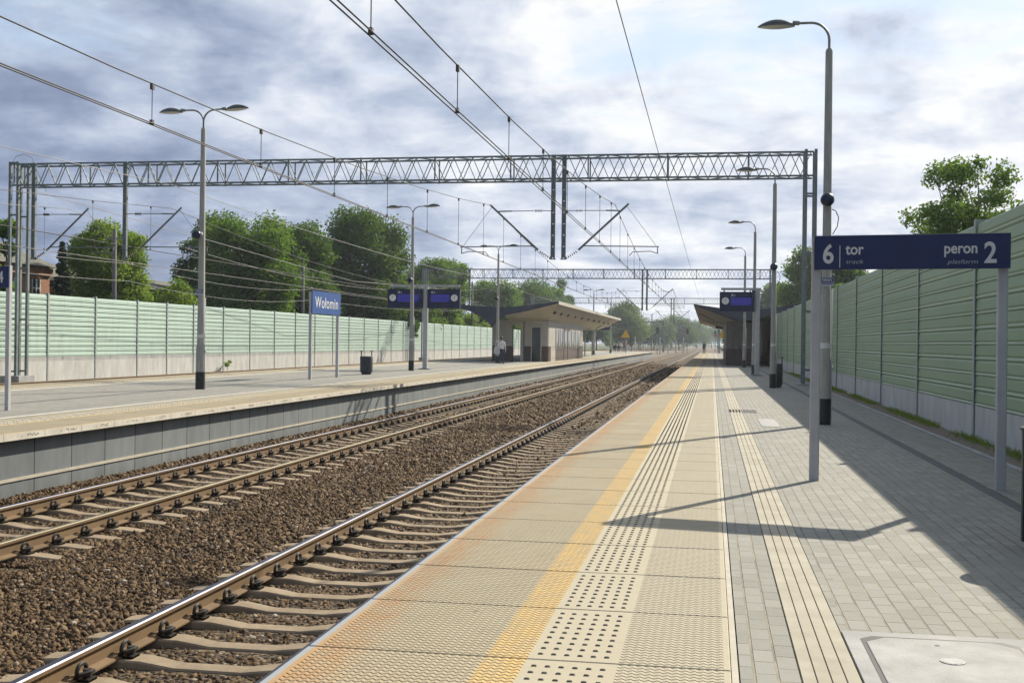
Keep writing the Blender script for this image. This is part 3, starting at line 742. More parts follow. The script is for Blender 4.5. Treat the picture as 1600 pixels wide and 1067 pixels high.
for i, (y, lab) in enumerate(((29.0, 'nearest double arm concrete lamp on the opposite platform'), (51.0, 'double arm lamp just in front of the left departure display'),
                              (72.4, 'double arm lamp beside the man in the white shirt'), (133, 'double arm lamp rising behind the left shelter roof'), (156, 'farthest double arm lamp, beyond the end of the left shelter roof'))):
    lampL.append(make_lamp(lab, (-13.5, y, ZL), 7.0, .125, .10, .062, (-1, 1), GL, (-.07, 4.12) if i < 3 else None, 2.6 if i == 0 else None, conduit=i < 2))

# ------------------------------------------------------------------ catenary gantries and wires
def gantry(label, Y, xl, xr, zb, h, drops, arms, base_l, base_r):
    t = thing('catenary_gantry', label, 'gantry', (0, Y, 0), 'lattice gantries over the tracks')
    b = MB(); zt = zb+h; d = .36
    for y in (-d, d):
        for z in (zb+.04, zt-.04): b.bar((xl-.1, y, z), (xr+.1, y, z), .065, .06)
        n = int((xr-xl)/.36); st = (xr-xl)/n; ph = 0 if y < 0 else 1
        for i in range(n):
            a, c = (zb+.05, zt-.05) if (i+ph) % 2 else (zt-.05, zb+.05)
            b.bar((xl+i*st, y, a), (xl+(i+1)*st, y, c), .028, .028)
        for i in range(0, n+1, 8): b.bar((xl+i*st, y*1.02, zb), (xl+i*st, y*1.02, zt), .05)
    n = int((xr-xl)/.72); st = (xr-xl)/n
    for i in range(n):
        for z in (zb+.04, zt-.04): s_ = 1 if i % 2 else -1; b.bar((xl+i*st, -d*s_, z), (xl+(i+1)*st, d*s_, z), .03)
    b.build('truss', M['truss'], t)
    for x, z0, plinth in ((xl, base_l, .35), (xr, base_r, .05)):
        b = MB(); w = .17
        for sx in (-1, 1): b.box(x+sx*w-.05, x+sx*w+.05, -.42, -.30, z0, zt+.05); b.box(x+sx*w-.05, x+sx*w+.05, .30, .42, z0, zt+.05)
        z = z0+.5
        while z < zt:
            for y in (-.36, .36): b.box(x-w, x+w, y-.012, y+.012, z, z+.07)
            z += 2.1
        b.build('column', M['truss'], t)
        b = MB(); b.box(x-.42, x+.42, -.6, .6, z0-1.0, z0+plinth, 0, .06); b.build('column_plinth', M['conc'], t)
    for x in drops:
        b = MB(); z0 = 4.5
        for sx in (-1, 1): b.box(x+sx*.055-.026, x+sx*.055+.026, -.50, -.38, z0, zt-.02)
        z = z0+.05
        while z < zt: b.box(x-.055, x+.055, -.475, -.405, z, min(z+.39, zt-.03)); z += .42
        b.box(x-.11, x+.11, -.52, -.36, z0-.02, z0+.01)
        b.build('drop_post', M['truss'], t)
    for x, dr in arms:      # bracket hanging from a drop post towards dr
        y = -.44; tip = (x+dr*2.38, y, 6.52); foot = (x+dr*.10, y, 4.56)
        b = MB(); b.tube([(x+dr*.55, y, 4.83), tip], .040, 8)
        b.tube([(x+dr*.08, y, 6.28), (x+dr*.42, y, 6.285)], .016, 6); b.tube([(x+dr*.72, y, 6.285), (x+dr*2.1, y, 6.27)], .016, 6); b.tube([(x+dr*1.55, y, 6.28), (x+dr*2.05, y, 6.27)], .028, 6)
        # registration tube, drop bracket and steady arm
        b.tube([(x+dr*.72, y, 4.98), (x+dr*3.5, y, 4.95)], .022, 6); b.tube([(x+dr*3.45, y, 4.96), (x+dr*3.45, y, 4.70)], .02, 6)
        b.tube([(x+dr*3.45, y, 4.70), (x+dr*3.2, y, 4.78), (x+dr*2.55, y, 4.76), (x+dr*2.42, y, 4.62)], .017, 6)
        b.tube([(x+dr*2.3, y, 6.45), (x+dr*3.4, y, 4.97)], .008, 5)
        o = b.build('cantilever', M['truss'], t, smooth=True)
        b = MB()
        for k in range(5): b.tube([(x+dr*(.44+.055*k), y, 6.285), (x+dr*(.47+.055*k), y, 6.285)], [.055, .03], 8)
        b.build('insulator', M['insul'], o, smooth=True); b = MB()
        for k in range(6):
            f = k/6*.95; b.tube([(x+dr*(.10+.45*f), y, 4.54+.27*f), (x+dr*(.13+.45*f), y, 4.555+.27*f)], [.055, .03], 8)
        b.build('insulator', M['insul'], o, smooth=True)
    return t
GY = (42.3, 108.0, 176.0)
gantry('large near lattice gantry spanning all four tracks overhead', 42.66, -27.78, 3.42, 7.44, .93, (-5.83, -5.43, -22.9, -26.85), ((-5.83, -1), (-5.43, 1), (-22.9, 1), (-26.85, 1)), -.55, 0)
gantry('middle lattice gantry over the tracks, beyond the left shelter front', 108.36, -27.4, 5.4, 7.44, .93, (-6.42, -6.0, -22.9), ((-6.42, -1), (-6.0, 1), (-22.9, 1)), -.55, -.6)
gantry('farthest lattice gantry over the tracks, seen above the right shelter tip', 176.36, -27.4, 6.4, 7.44, .93, (-6.1, -5.68), ((-6.1, -1), (-5.68, 1)), -.55, -.6)
def catenary(label, xw, zc, sag, m=None):
    """messenger wire, two contact wires and droppers for one track"""
    t = thing('overhead_line', label, 'overhead wire', (0, 0, 0), 'overhead lines of the four tracks')
    ys = [-24]+list(GY)+[245, 320, 400]; mz = MB(); drops = MB()
    zs = lambda y, a, c: 6.50-4*sag*((y-a)/(c-a))*(1-(y-a)/(c-a))
    pts = []
    for a, c in zip(ys[:-1], ys[1:]):
        for i in range(12): y = a+(c-a)*i/12; pts.append((xw(y), y, zs(y, a, c)))
    mz.tube(pts, .011, 5); mz.build('messenger_wire', m or M['wire'], t)
    for dx, dz in ((-.035, 0), (.035, .0)):
        b = MB(); b.tube([(xw(y)+dx, y, zc+dz) for y in (-24, 0, 20, 42.3, 75, 108, 140, 176, 245, 320, 400)], .010, 5); b.build('contact_wire', m or M['wire'], t)
    for a, c in zip(ys[:4], ys[1:5]):
        y = a+2.4
        while y < c-1:
            if y > 4:
                b = MB(); b.tube([(xw(y), y, zc), (xw(y), y, zs(y, a, c))], .0065, 4); b.box(xw(y)-.022, xw(y)+.022, y-.03, y+.03, zs(y, a, c)-.08, zs(y, a, c)+.01); b.box(xw(y)-.022, xw(y)+.022, y-.03, y+.03, zc-.01, zc+.06)
                b.build('dropper', M['wire'], t)
            y += 4.15
stag = lambda c, s: (lambda y: c+s*math.cos(y/66*math.pi-.64*math.pi))
catenary('overhead line above the near track beside the buff platform edge', lambda y: -3.55, 4.62, 1.28)
catenary('overhead line above the track along the opposite platform wall', lambda y: -8.14, 4.55, 1.42)
catenary('overhead line above the track just behind the opposite platform', lambda y: -21.0, 4.72, 1.3)
catenary('overhead line above the farthest track by the mint barrier', lambda y: -25.4, 4.72, 1.3, M['wire_b'])
def wire(label, pts, r=.012, m='wire', sag=0):
    P = []
    for a, c in zip(pts[:-1], pts[1:]):
        a, c = Vector(a), Vector(c)
        for i in range(10): f = i/10; q = a.lerp(c, f); q.z -= 4*sag*f*(1-f); P.append(q)
    P.append(Vector(pts[-1])); b = MB(); b.tube(P, r, 5)
    return tag(b.build('overhead_wire', M[m]), label, 'overhead wire')
wire('single thin wire hanging under the right part of the gantries', [(-1.72, -10, 7.46), (-1.72, 42.4, 7.40), (-1.70, 108, 7.40), (-1.6, 176, 7.4), (-1.6, 300, 7.4)], .010)
wire('bright feeder wire crossing the left end of the near gantry', [(-21.0, -10, 7.2), (-21.0, 42.4, 7.42), (-20.9, 108, 7.42), (-21, 176, 7.4)], .014, 'wire_b', .45)
wire('bright anchor wire slanting from the left column of the near gantry', [(-27.4, 42.4, 7.38), (-25.6, 80, 5.65), (-25.4, 108, 6.4)], .015, 'wire_b')
wire('bright low wire over the bushes behind the mint barrier', [(-29.3, 20, 6.0), (-29.6, 55, 5.2), (-29.6, 83, 5.2), (-29.4, 145, 6.5)], .011, 'wire_b', .5)
wire('lower bright wire just above the mint barrier top', [(-29.3, 20, 5.2), (-29.6, 55, 4.3), (-29.6, 83, 4.4), (-29.4, 145, 5.6)], .011, 'wire_b', .5)
b = MB(); b.tube([(-27.9, 42.3, 8.35), (-27.7, 42.25, 8.62), (-27.3, 42.2, 8.72), (-26.95, 42.2, 8.55), (-26.82, 42.2, 8.2), (-26.5, 42.2, 7.6), (-26.3, 42.2, 7.2)], .008, 5); tag(b.build('jumper_cable', M['wire']), 'looped jumper cable over the left end of the near gantry', 'cable')

# ------------------------------------------------------------------ signs
def post(parent, x, y, z1, w=.075, d=.05, name='post'):
    b = MB(); b.box(x-w/2, x+w/2, y-d/2, y+d/2, -.02, z1, 0, .012); return b.build(name, M['signpost'], parent)
t = thing('platform_sign', 'navy sign reading 6 tor and peron 2 on two grey posts', 'sign', (1.08, 12.50, 0))
post(t, .0, .03, 2.56, .10, .06); post(t, 1.80, -.26+.03, 2.56, .10, .06)
dirx = Vector((1.80, -.26)); ang = math.atan2(dirx.y, dirx.x)
b = MB(); b.box(-.02, 1.88, -.055, -.02, 2.215, 2.565, 0, .006); bd = b.build('board', M['blue'], t); bd.rotation_euler.z = ang
b = MB(); b.box(-.026, -.0205, -.058, -.017, 2.213, 2.567); b.box(-.0205, 1.8805, -.058, -.017, 2.5655, 2.570); b.build('board_edge', M['galv'], bd)
F = -.058
text_part('numeral', '6', .275, M['letter'], bd, (.062, F, 2.285), bold=.006, sx=.84)
b = MB(); b.box(.233, .241, F-.001, F+.002, 2.235, 2.465); b.build('divider', M['letter'], bd)
text_part('lettering', 'tor', .16, M['letter'], bd, (.295, F, 2.372), bold=.003, sx=.86); text_part('lettering', 'track', .062, M['letter_dim'], bd, (.295, F, 2.275), sx=1.35, shear=.25)
text_part('lettering', 'peron', .155, M['letter'], bd, (1.575, F, 2.372), bold=.003, align='RIGHT', sx=.86); text_part('lettering', 'platform', .062, M['letter_dim'], bd, (1.575, F, 2.265), align='RIGHT', sx=1.35, shear=.25)
text_part('numeral', '2', .295, M['letter'], bd, (1.63, F, 2.275), bold=.006, sx=.84)

t = thing('platform_sign', 'navy sign with number 4 cut by the left picture edge', 'sign', (-12.72, 19.26, ZL))
post(t, -.03, .03, 2.66, .075, .10); post(t, -1.82, .03, 2.66, .075, .10)
b = MB(); b.box(-1.88, .01, -.055, -.02, 2.25, 2.64, 0, .006); bd = b.build('board', M['blue'], t)
text_part('numeral', '4', .29, M['letter'], bd, (-.205, -.058, 2.345), bold=.005, sx=.8)
text_part('numeral', '2', .29, M['letter'], bd, (-1.80, -.058, 2.345), bold=.005, sx=.8); text_part('lettering', 'peron', .155, M['letter'], bd, (-1.55, -.058, 2.44), bold=.003, sx=.84)
text_part('lettering', 'tor', .155, M['letter'], bd, (-.30, -.058, 2.44), bold=.003, align='RIGHT', sx=.84)

t = thing('station_name_sign', 'blue station name board reading Wołomin on two grey posts', 'sign', (-13.52, 39.05, ZL))
for y in (-1.44, 1.44):
    b = MB(); b.box(-.05, .05, y-.05, y+.05, -.02, 3.0, 0, .012); b.build('post', M['signpost'], t)
b = MB(); b.box(.052, .085, -1.52, 1.52, 2.26, 3.04, 0, .006); bd = b.build('board', M['blue2'], t)
text_part('lettering', 'Wołomin', .55, M['letter'], bd, (.088, 0, 2.47), rot=(math.pi/2, 0, math.pi/2), bold=.004, align='CENTER', sx=1.08, gap=1.10)

# ------------------------------------------------------------------ departure displays
def display(label, loc, boards, zbar, bar, posth):
    t = thing('departure_display', label, 'display board', loc)
    b = MB(); b.box(-.11, .11, -.11, .11, .02, posth, 0, .03); b.build('post', M['signpost'], t)
    b = MB(); b.prism([(-.3, 0), (.3, 0), (.3, .02), (.13, .06), (-.13, .06), (-.3, .02)], -.2, .2, 'y'); b.build('base_plate', M['galv'], t)
    b = MB(); b.box(bar[0], bar[1], -.14, -.06, zbar-.06, zbar+.05, 0, .01); b.build('crossbar', M['signpost'], t)
    for x0, x1, ck in boards:
        b = MB(); b.box(x0, x1, -.26, .02, 2.92, 3.84, 0, .02); bo = b.build('board', M['navybox'], t)
        s0, s1 = (x0+.50, x1-.16) if ck < 0 else (x0+.16, x1-.50)
        b = MB(); b.box(s0, s1, -.268, -.262, 3.22, 3.58); b.build('screen', M['screen'], bo)
        cx = x0+.26 if ck < 0 else x1-.26
        b = MB(); b.tube([(cx, -.275, 3.42), (cx, -.262, 3.42)], .165, 20); c = b.build('clock', M['clock'], bo, smooth=2)
        b = MB(); b.bar((cx, -.279, 3.42), (cx+.02, -.279, 3.55), .014, .004); b.bar((cx, -.279, 3.42), (cx-.07, -.279, 3.39), .016, .004); b.build('clock_hands', M['black'], c)
        b = MB(); b.box(s0+.02, s0+.12, -.268, -.262, 3.63, 3.74); b.box(s0+.16, s0+.2, -.268, -.262, 3.63, 3.72); b.build('platform_numeral', M['letter_dim'], bo)
        for x in (x0+.2, x1-.2):
            b = MB(); b.box(x-.03, x+.03, -.13, -.07, 3.84, zbar-.06); b.build('hanger', M['galv'], bo)
    return t
display('double navy departure display on a T post with two clocks', (-13.55, 53.77, ZL), ((-1.83, -.13, -1), (.15, 1.72, 1)), 4.0, (-1.68, 1.68), 4.05)
display('navy departure display with one clock hung from the right platform post', (2.06, 54.1, 0), ((-1.72, -.14, -1),), 3.98, (-1.66, .16), 4.02)
display('small far departure display under the left shelter canopy', (-13.9, 138, ZL), ((-1.9, -.15, -1), (.15, 1.9, 1)), 4.0, (-1.7, 1.7), 4.05)
display('far departure display half hidden by the right shelter wall', (2.1, 112, 0), ((-1.75, -.15, -1),), 3.98, (-1.7, .15), 4.02)

# ------------------------------------------------------------------ shelters
def lit_windows(b, face, *a): pass
def shelter_left():
    t = thing('platform_shelter', 'beige station shelter with winged roof on the opposite platform', 'shelter')
    yf, yb = 77, 131
    top = [(-18.2, 4.05), (-16.2, 3.86), (-13.9, 3.74), (-12.2, 3.90), (-10.2, 4.18)]
    b = MB(); low = [(-10.2, 4.05), (-12.0, 3.60), (-13.9, 3.20), (-14.5, 2.75), (-14.7, 2.45), (-15.3, 2.95), (-16.2, 3.45), (-18.2, 3.93)]
    b.prism((top+low)[::-1], yf, yf+.25, 'y'); b.build('fascia', M['fascia'], t)
    b = MB(); rt = top+[(p[0], p[1]-.10) for p in top[::-1]]; b.prism(rt[::-1], yf+.253, yb, 'y'); b.build('roof', M['fascia'], t)
    # hull shaped soffit between the roof rim and the wall head
    b = MB()
    rim = [(-13.9, yf+.1, 3.20), (-12.0, yf+.1, 3.60), (-10.24, yf+.1, 4.04), (-10.24, 90, 4.04), (-10.24, 103, 4.04), (-10.24, 117, 4.04), (-10.24, yb, 4.04)]
    inn = [(-13.9, 80.1, 2.86), (-12.2, 80.1, 2.90), (-11.4, 80.6, 2.92), (-11.3, 90, 2.92), (-11.35, 103, 2.90), (-12.0, 117, 2.86), (-12.6, yb-2, 2.86)]
    mid = []
    for r_, i_ in zip(rim, inn): mid.append((r_[0]*.45+i_[0]*.55, r_[1]*.45+i_[1]*.55, r_[2]*.36+i_[2]*.64))
    vs = rim+mid+inn; n = len(rim); b.add(vs, [(i, i+1, n+i+1, n+i) for i in range(n-1)]+[(n+i, n+i+1, 2*n+i+1, 2*n+i) for i in range(n-1)])
    b.add([inn[0], inn[1], inn[2], (-16.5, 80.1, 2.9)], [(0, 1, 2, 3)]); 
    b.add([inn[4], inn[5], inn[6], (-16, yb-2, 2.86), (-16, 103, 2.9)], [(0, 1, 2, 3, 4)])
    b.build('soffit', M['soffit'], t)
    b = MB(); b.box(-10.26, -10.18, yf, yb, 3.98, 4.20); b.build('roof_edge', M['soffit'], t)
    for y in (98, 106, 113, 120):
        b = MB(); b.tube([(-10.35, y, 3.98), (-11.1, y, 3.45), (-11.9, y, 2.85), (-12.3, y, 2.2), (-12.3, y, 0.1)] if y > 103 else [(-10.35, y, 3.98), (-10.9, y, 3.45), (-11.35, y, 2.9)], .06, 8); b.build('rib', M['cream'], t, smooth=True)
    for y in (79, 82.5, 86.5, 91, 96, 101, 106, 111, 116, 121, 126):
        b = MB(); b.box(-.1, .1, -.42, .42, -.03, .03); o = b.build('soffit_light', M['black'], t); o.location = (-10.72, y, 3.452); o.rotation_euler = (0, R(-49), 0)
    # wing wall, pillar and glazed room
    b = MB(); b.box(-15.3, -13.88, 80, 80.6, 1.13, 2.95); b.box(-13.28, -13.06, 80, 80.4, ZL, 2.9); b.box(-13.88, -13.28, 80.02, 80.5, 2.62, 2.9)
    # main block with rounded corner
    corner = [(-13.0, 80.05), (-11.75, 80.05), (-11.52, 80.12), (-11.36, 80.3), (-11.3, 80.55), (-11.3, 102), (-15.6, 102), (-15.6, 95), (-13.0, 95)]
    b.prism(corner, 1.13, 2.93, 'z'); b.build('wall', M['cream'], t)
    b = MB(); b.box(-15.3, -13.88, 79.99, 80.61, ZL, 1.127); cc = [(x+.01 if x > -11.6 else x, y-.01 if y < 81 else y) for x, y in corner]; b.prism(cc, ZL, 1.127, 'z'); b.build('plinth', M['plinth'], t)
    b = MB(); b.box(-12.45, -11.85, 80.02, 80.044, .1, 2.45); g = b.build('window', M['glass'], t)
    b = MB(); b.box(-12.52, -12.46, 79.99, 80.04, .06, 2.5); b.box(-11.84, -11.78, 79.99, 80.04, .06, 2.5); b.box(-12.52, -11.78, 79.985, 80.035, 2.46, 2.52); b.build('frame', M['winframe'], g)
    for y0, y1, z0 in ((84.0, 85.4, .9), (86.4, 87.8, .9), (93.5, 95.2, .9), (96.4, 98.0, .9)):
        b = MB(); b.box(-11.297, -11.275, y0, y1, z0, 2.35); g = b.build('window', M['glass'], t)
        b = MB(); b.box(-11.29, -11.25, y0-.08, y0-.003, z0, 2.4); b.box(-11.29, -11.25, y1+.003, y1+.08, z0, 2.4); b.build('frame', M['winframe'], g)
    for y0 in (88.6, 90.9):
        b = MB(); b.box(-11.285, -11.262, y0, y0+1.5, ZL+.02, 2.5); d = b.build('door', M['plinth'], t)
        b = MB(); b.box(-11.26, -11.252, y0+.2, y0+1.3, 1.0, 2.3); b.build('pane', M['glass'], d)
    # cream apron panel by the corner, sunlight put in as paler colour
    b = MB(); b.box(-11.287, -11.27, 81.2, 83.6, ZL+.01, 1.12); b.build('sunlit_apron', M['cream'], t)
shelter_left()
def shelter_right():
    t = thing('platform_shelter', 'shaded shelter with upswept roof on the right platform', 'shelter')
    yf, yb = 77, 120
    top = [(-1.2, 4.06), (1.9, 3.62), (4.4, 3.9), (7.0, 4.4)]
    low = [(7.0, 4.30), (4.4, 3.6), (2.6, 3.0), (1.65, 3.02), (-1.2, 3.98)]
    b = MB(); b.prism((top+low)[::-1], yf, yf+.2, 'y'); b.build('fascia', M['fascia'], t)
    b = MB(); vs = []
    for (x, z), (x2, z2) in zip(top, [(-1.2, 3.60), (1.9, 3.3), (4.4, 3.6), (7.0, 4.1)]): vs += [(x, yf+.203, z), (x2, yb, z2), (x, yf+.203, z-.08), (x2, yb, z2-.08)]
    fs = []
    for i in range(3): a = i*4; fs += [(a, a+4, a+5, a+1), (a+2, a+3, a+7, a+6), (a, a+2, a+6, a+4), (a+1, a+5, a+7, a+3)]
    fs += [(0, 1, 3, 2), (12, 14, 15, 13)]
    b.add(vs, fs); b.build('roof', M['fascia'], t)
    b = MB(); b.add([(-1.17, yf+.21, 3.96), (1.63, yf+.21, 2.95), (1.47, yb, 2.80), (-1.17, yb, 3.50)], [(0, 1, 2, 3)])
    b.add([(1.63, yf+.21, 2.95), (4.4, yf+.21, 3.55), (4.4, yb, 3.3), (1.47, yb, 2.80)], [(0, 1, 2, 3)]); b.build('soffit', M['soffit'], t)
    b = MB(); b.box(.98, 3.1, 80.02, 99, 1.13, 2.93); b.build('wall', mat('shaded shelter cladding', fn=noisy((.17, .17, .15), (.22, .215, .19), 1.5, 5), rough=.6), t)  # beige cladding again, its shade put into a darker colour
    b = MB(); b.box(.97, 3.11, 80.0, 99.02, 0, 1.127); b.build('plinth', M['plinth'], t)
    b = MB(); b.box(1.35, 1.8, 79.985, 80.015, 1.2, 2.5); b.build('window', M['glass'], t)
    for y in (90, 103, 117):
        b = MB(); b.tube([(1.55, y, 0), (1.55, y, 2.7)], .07, 8); b.build('pillar', M['signpost'], t)
        b = MB(); b.tube([(1.5, y, 2.78), (.2, y, 3.2), (-1.1, y, 3.62+(yb-y)*.008)], .045, 6); b.build('rib', M['galv'], t)
    for y in (85, 92, 100, 108):
        b = MB(); b.box(-.1, .1, -.5, .5, -.02, .02); o = b.build('soffit_light', M['winframe'], t); o.location = (.25, y, 3.36-(y-77)*.009); o.rotation_euler = (0, R(19), 0)
shelter_right()

# ------------------------------------------------------------------ litter bins
def bin_part(label, loc, w, h, legs=True):
    t = thing('litter_bin', label, 'litter bin', loc)
    b = MB(); b.lathe([(w*.92, .08), (w, .10), (w*1.02, h-.03), (w*.96, h), (w*.80, h), (w*.78, h-.12)], (0, 0, 0), 20); b.build('drum', M['bin'], t, smooth=2)
    b = MB(); b.lathe([(w*.78, 0), (w*.78, .085)], (0, 0, 0), 16); b.build('foot', M['bin'], t, smooth=2)
    for s in (-1, 1):
        b = MB(); b.tube([(s*w*.86, 0, h-.05), (s*w*.86, 0, h+.19)], .022, 6); b.box(s*w*.86-.07, s*w*.86+.07, -.03, .03, h+.19, h+.215); b.build('hood_bracket', M['bin'], t)
    return t
bin_part('dark cylindrical litter bin standing alone on the opposite platform', (-13.57, 44.3, ZL), .25, .72)
bin_part('dark litter bin half hidden behind the second lamp on the right', (2.20, 39.62, 0), .16, .80)
t = thing('litter_bin', 'slatted charcoal litter bin cut by the right picture edge', 'litter bin', (2.42, 8.62, 0))
b = MB(); b.lathe([(.16, 0), (.17, .02), (.17, .06), (.235, .065), (.235, .13), (.20, .13)], (0, 0, 0), 24); b.build('foot', M['bin'], t, smooth=2)
for k in range(11):
    b = MB(); z = .135+k*.0465; b.lathe([(.228, z), (.236, z+.004), (.236, z+.034), (.228, z+.038)], (0, 0, 0), 28); b.build('hoop', M['bin'], t, smooth=2)
b = MB(); b.lathe([(.21, .13), (.21, .64)], (0, 0, 0), 20); b.build('liner', M['black'], t, smooth=2)
for k in range(5):
    a = 2*math.pi*k/5+math.pi; b = MB(); b.box(-.012, .012, -.022, .022, .06, .86); o = b.build('upright', M['bin'], t); o.location = (.238*math.cos(a), .238*math.sin(a), 0); o.rotation_euler.z = a
b = MB(); b.lathe([(.24, .83), (.262, .845), (.262, .86), (.20, .885), (.01, .90)], (0, 0, 0), 28); b.build('lid', M['bin'], t, smooth=2)

# ------------------------------------------------------------------ covers in the paving
t = thing('manhole_cover', 'pale concrete manhole cover with chamfered corners in the paving', 'manhole cover', (1.08, 5.42, 0))
b = MB(); b.box(-.425, .46, -.56, .53, -.05, .002, 0, .015); b.build('frame', M['conc'], t)
def oct_(x0, x1, y0, y1, c): return [(x0+c, y0), (x1-c, y0), (x1, y0+c), (x1, y1-c), (x1-c, y1), (x0+c, y1), (x0, y1-c), (x0, y0+c)]
b = MB(); b.prism(oct_(-.352, .377, -.49, .440, .06), -.04, .0035, 'z'); b.build('seating_gap', M['black'], t)
b = MB(); b.prism(oct_(-.332, .357, -.467, .406, .095), -.04, .008, 'z'); c = b.build('lid', mat('cover concrete', fn=noisy((.31, .305, .28), (.44, .43, .40), 4, 8, bump=.003), rough=.85), t, bevel=.004)
b = MB(); b.lathe([(.055, .0), (.055, .0115), (.046, .0125), (.04, .009)], (0.005, .02, 0), 20); b.build('lock_ring', M['galv'], c, smooth=2)
b = MB(); b.lathe([(.016, .0), (.016, .0105)], (.005, .02, 0), 12); b.build('key_socket', M['black'], c)
b = MB(); b.lathe([(.012, .0), (.012, .0092)], (-.01, .30, 0), 12); b.build('lifting_hole', M['black'], c)
t = thing('drain_grate', 'dark steel drain grate set in the sunlit paving', 'drain grate', (.67, 25.1, 0))
b = MB()
for i in range(9): b.box(-.27+i*.064, -.24+i*.064, -.5, .5, -.02, .001)
for y in (-.5, 0, .48): b.box(-.29, .29, y, y+.03, -.02, .0025)
b.build('bars', M['kerb'], t)
b = MB(); b.box(-.29, .29, -.52, .53, -.03, -.0015); b.build('sump', M['black'], t)
t = tag((lambda b: (b.prism(oct_(.88, 1.20, 20.5, 22.6, .06), -.03, .0025, 'z'), b.build('inspection_cover', M['conc']))[1])(MB()), 'pale rectangular inspection cover lying in the sunlit paving', 'cover')

# ------------------------------------------------------------------ people
def person(label, loc, rz, hgt, shirt, trousers, hairm, pose='stand', long_sleeve=True, group=None):
    """one continuous skinned body; materials by height, hair a child"""
    k = hgt/1.75; v = {}; E = []
    def P(n, x, y, z, r): v[n] = (x*k, y*k, z*k, r*k)
    sit = pose == 'sit'; dz = -.42 if sit else 0
    P('pelvis', 0, 0, .95+dz, .135); P('waist', 0, 0, 1.08+dz, .125); P('chest', 0, .01, 1.30+dz, .145); P('neckb', 0, 0, 1.46+dz, .075); P('neck', 0, .0, 1.53+dz, .052)
    P('jaw', 0, -.02, 1.585+dz, .062); P('head', 0, -.005, 1.655+dz, .088); P('crown', 0, .01, 1.70+dz, .072); P('nose', 0, -.095, 1.63+dz, .012)
    E += [('pelvis', 'waist'), ('waist', 'chest'), ('chest', 'neckb'), ('neckb', 'neck'), ('neck', 'jaw'), ('jaw', 'head'), ('head', 'crown'), ('head', 'nose')]
    st = .10 if pose == 'walk' else 0
    for s, nm in ((-1, 'l'), (1, 'r')):
        f = st*s
        P('hip'+nm, s*.095, 0, .90+dz, .095)
        if sit: P('knee'+nm, s*.11, -.44, .50, .062); P('ank'+nm, s*.11, -.42, .09, .045); P('toe'+nm, s*.12, -.58, .035, .036)
        else: P('knee'+nm, s*.10, -.02-f*1.0, .50, .062); P('ank'+nm, s*.10, .02-f*1.6, .085, .045); P('toe'+nm, s*.115, -.14-f*1.6, .035, .036)
        E += [('pelvis', 'hip'+nm), ('hip'+nm, 'knee'+nm), ('knee'+nm, 'ank'+nm), ('ank'+nm, 'toe'+nm)]
        P('sh'+nm, s*.185, .0, 1.40+dz, .066); P('el'+nm, s*.245, .03+f*.5, 1.13+dz, .046)
        P('wr'+nm, s*.25, (-.25 if sit else -.06)+f*1.2, (.98 if sit else .90)+dz, .032); P('palm'+nm, s*.25, (-.31 if sit else -.08)+f*1.3, (.97 if sit else .82)+dz, .034)
        E += [('chest', 'sh'+nm), ('sh'+nm, 'el'+nm), ('el'+nm, 'wr'+nm), ('wr'+nm, 'palm'+nm)]
        px, py, pz = s*.25, (-.31 if sit else -.08)+f*1.3, (.97 if sit else .82)+dz
        for q, (oy, ln) in enumerate(((-.030, .075), (-.010, .085), (.010, .08), (.028, .062))):
            P('f%d%s' % (q, nm), px, py+oy, pz-ln*.55, .0095); P('g%d%s' % (q, nm), px-s*.018, py+oy, pz-ln, .008); E += [('palm'+nm, 'f%d%s' % (q, nm)), ('f%d%s' % (q, nm), 'g%d%s' % (q, nm))]
        P('th'+nm, px-s*.01, py-.045, pz-.005, .011); P('ti'+nm, px-s*.02, py-.06, pz-.04, .009); E += [('palm'+nm, 'th'+nm), ('th'+nm, 'ti'+nm)]
    names = list(v); idx = {n: i for i, n in enumerate(names)}
    me = bpy.data.meshes.new('body'); me.from_pydata([v[n][:3] for n in names], [(idx[a], idx[c]) for a, c in E], [])
    o = bpy.data.objects.new('body', me); COL.objects.link(o)
    sk = o.modifiers.new('skin', 'SKIN'); sk.use_smooth_shade = True
    for i, n in enumerate(names):
        r_ = v[n][3]; d = me.skin_vertices[0].data[i]; wide = {'chest': 1.18, 'waist': 1.12, 'pelvis': 1.12}.get(n, 1); d.radius = (r_*wide, r_*(.80 if n in ('chest', 'waist', 'pelvis') else 1)); d.use_root = n == 'pelvis'
    o.modifiers.new('sub', 'SUBSURF').levels = 1
    m2 = bpy.data.meshes.new_from_object(o.evaluated_get(DG())); bpy.data.objects.remove(o)
    m2.materials.clear()
    for m in (M['skin'], shirt, trousers, M['shoe']): m2.materials.append(m)
    zb = (.97+dz)*k
    for p in m2.polygons:
        c = p.center; ax_ = abs(c.x)
        arm = ax_ > .19*k and c.z > (.55+dz)*k and not (sit and c.y < -.12*k and ax_ < .17*k)
        if c.z > (1.50+dz)*k: mi = 0
        elif arm: mi = 0 if c.z < ((.91+dz)*k if long_sleeve else (1.18+dz)*k) else 1
        elif c.z > zb and c.y > -.2*k: mi = 1
        elif c.z < .075*k: mi = 3
        else: mi = 2
        p.material_index = mi; p.use_smooth = True
    body = bpy.data.objects.new('person', m2); COL.objects.link(body); body.location = loc; body.rotation_euler.z = rz
    tag(body, label, 'person', group)
    b = MB(); b.ball((0, .022*k, 1.672*k+dz*k), .098*k, 14, (.96, .98, 1.0)); h = b.build('hair', hairm, body, smooth=True)
    me = h.data
    import bmesh
    bm = bmesh.new(); bm.from_mesh(me); bmesh.ops.delete(bm, geom=[q for q in bm.verts if q.co.y < -.045*k and q.co.z < (1.70+dz)*k or q.co.z < (1.60+dz)*k], context='VERTS'); bm.to_mesh(me); bm.free()
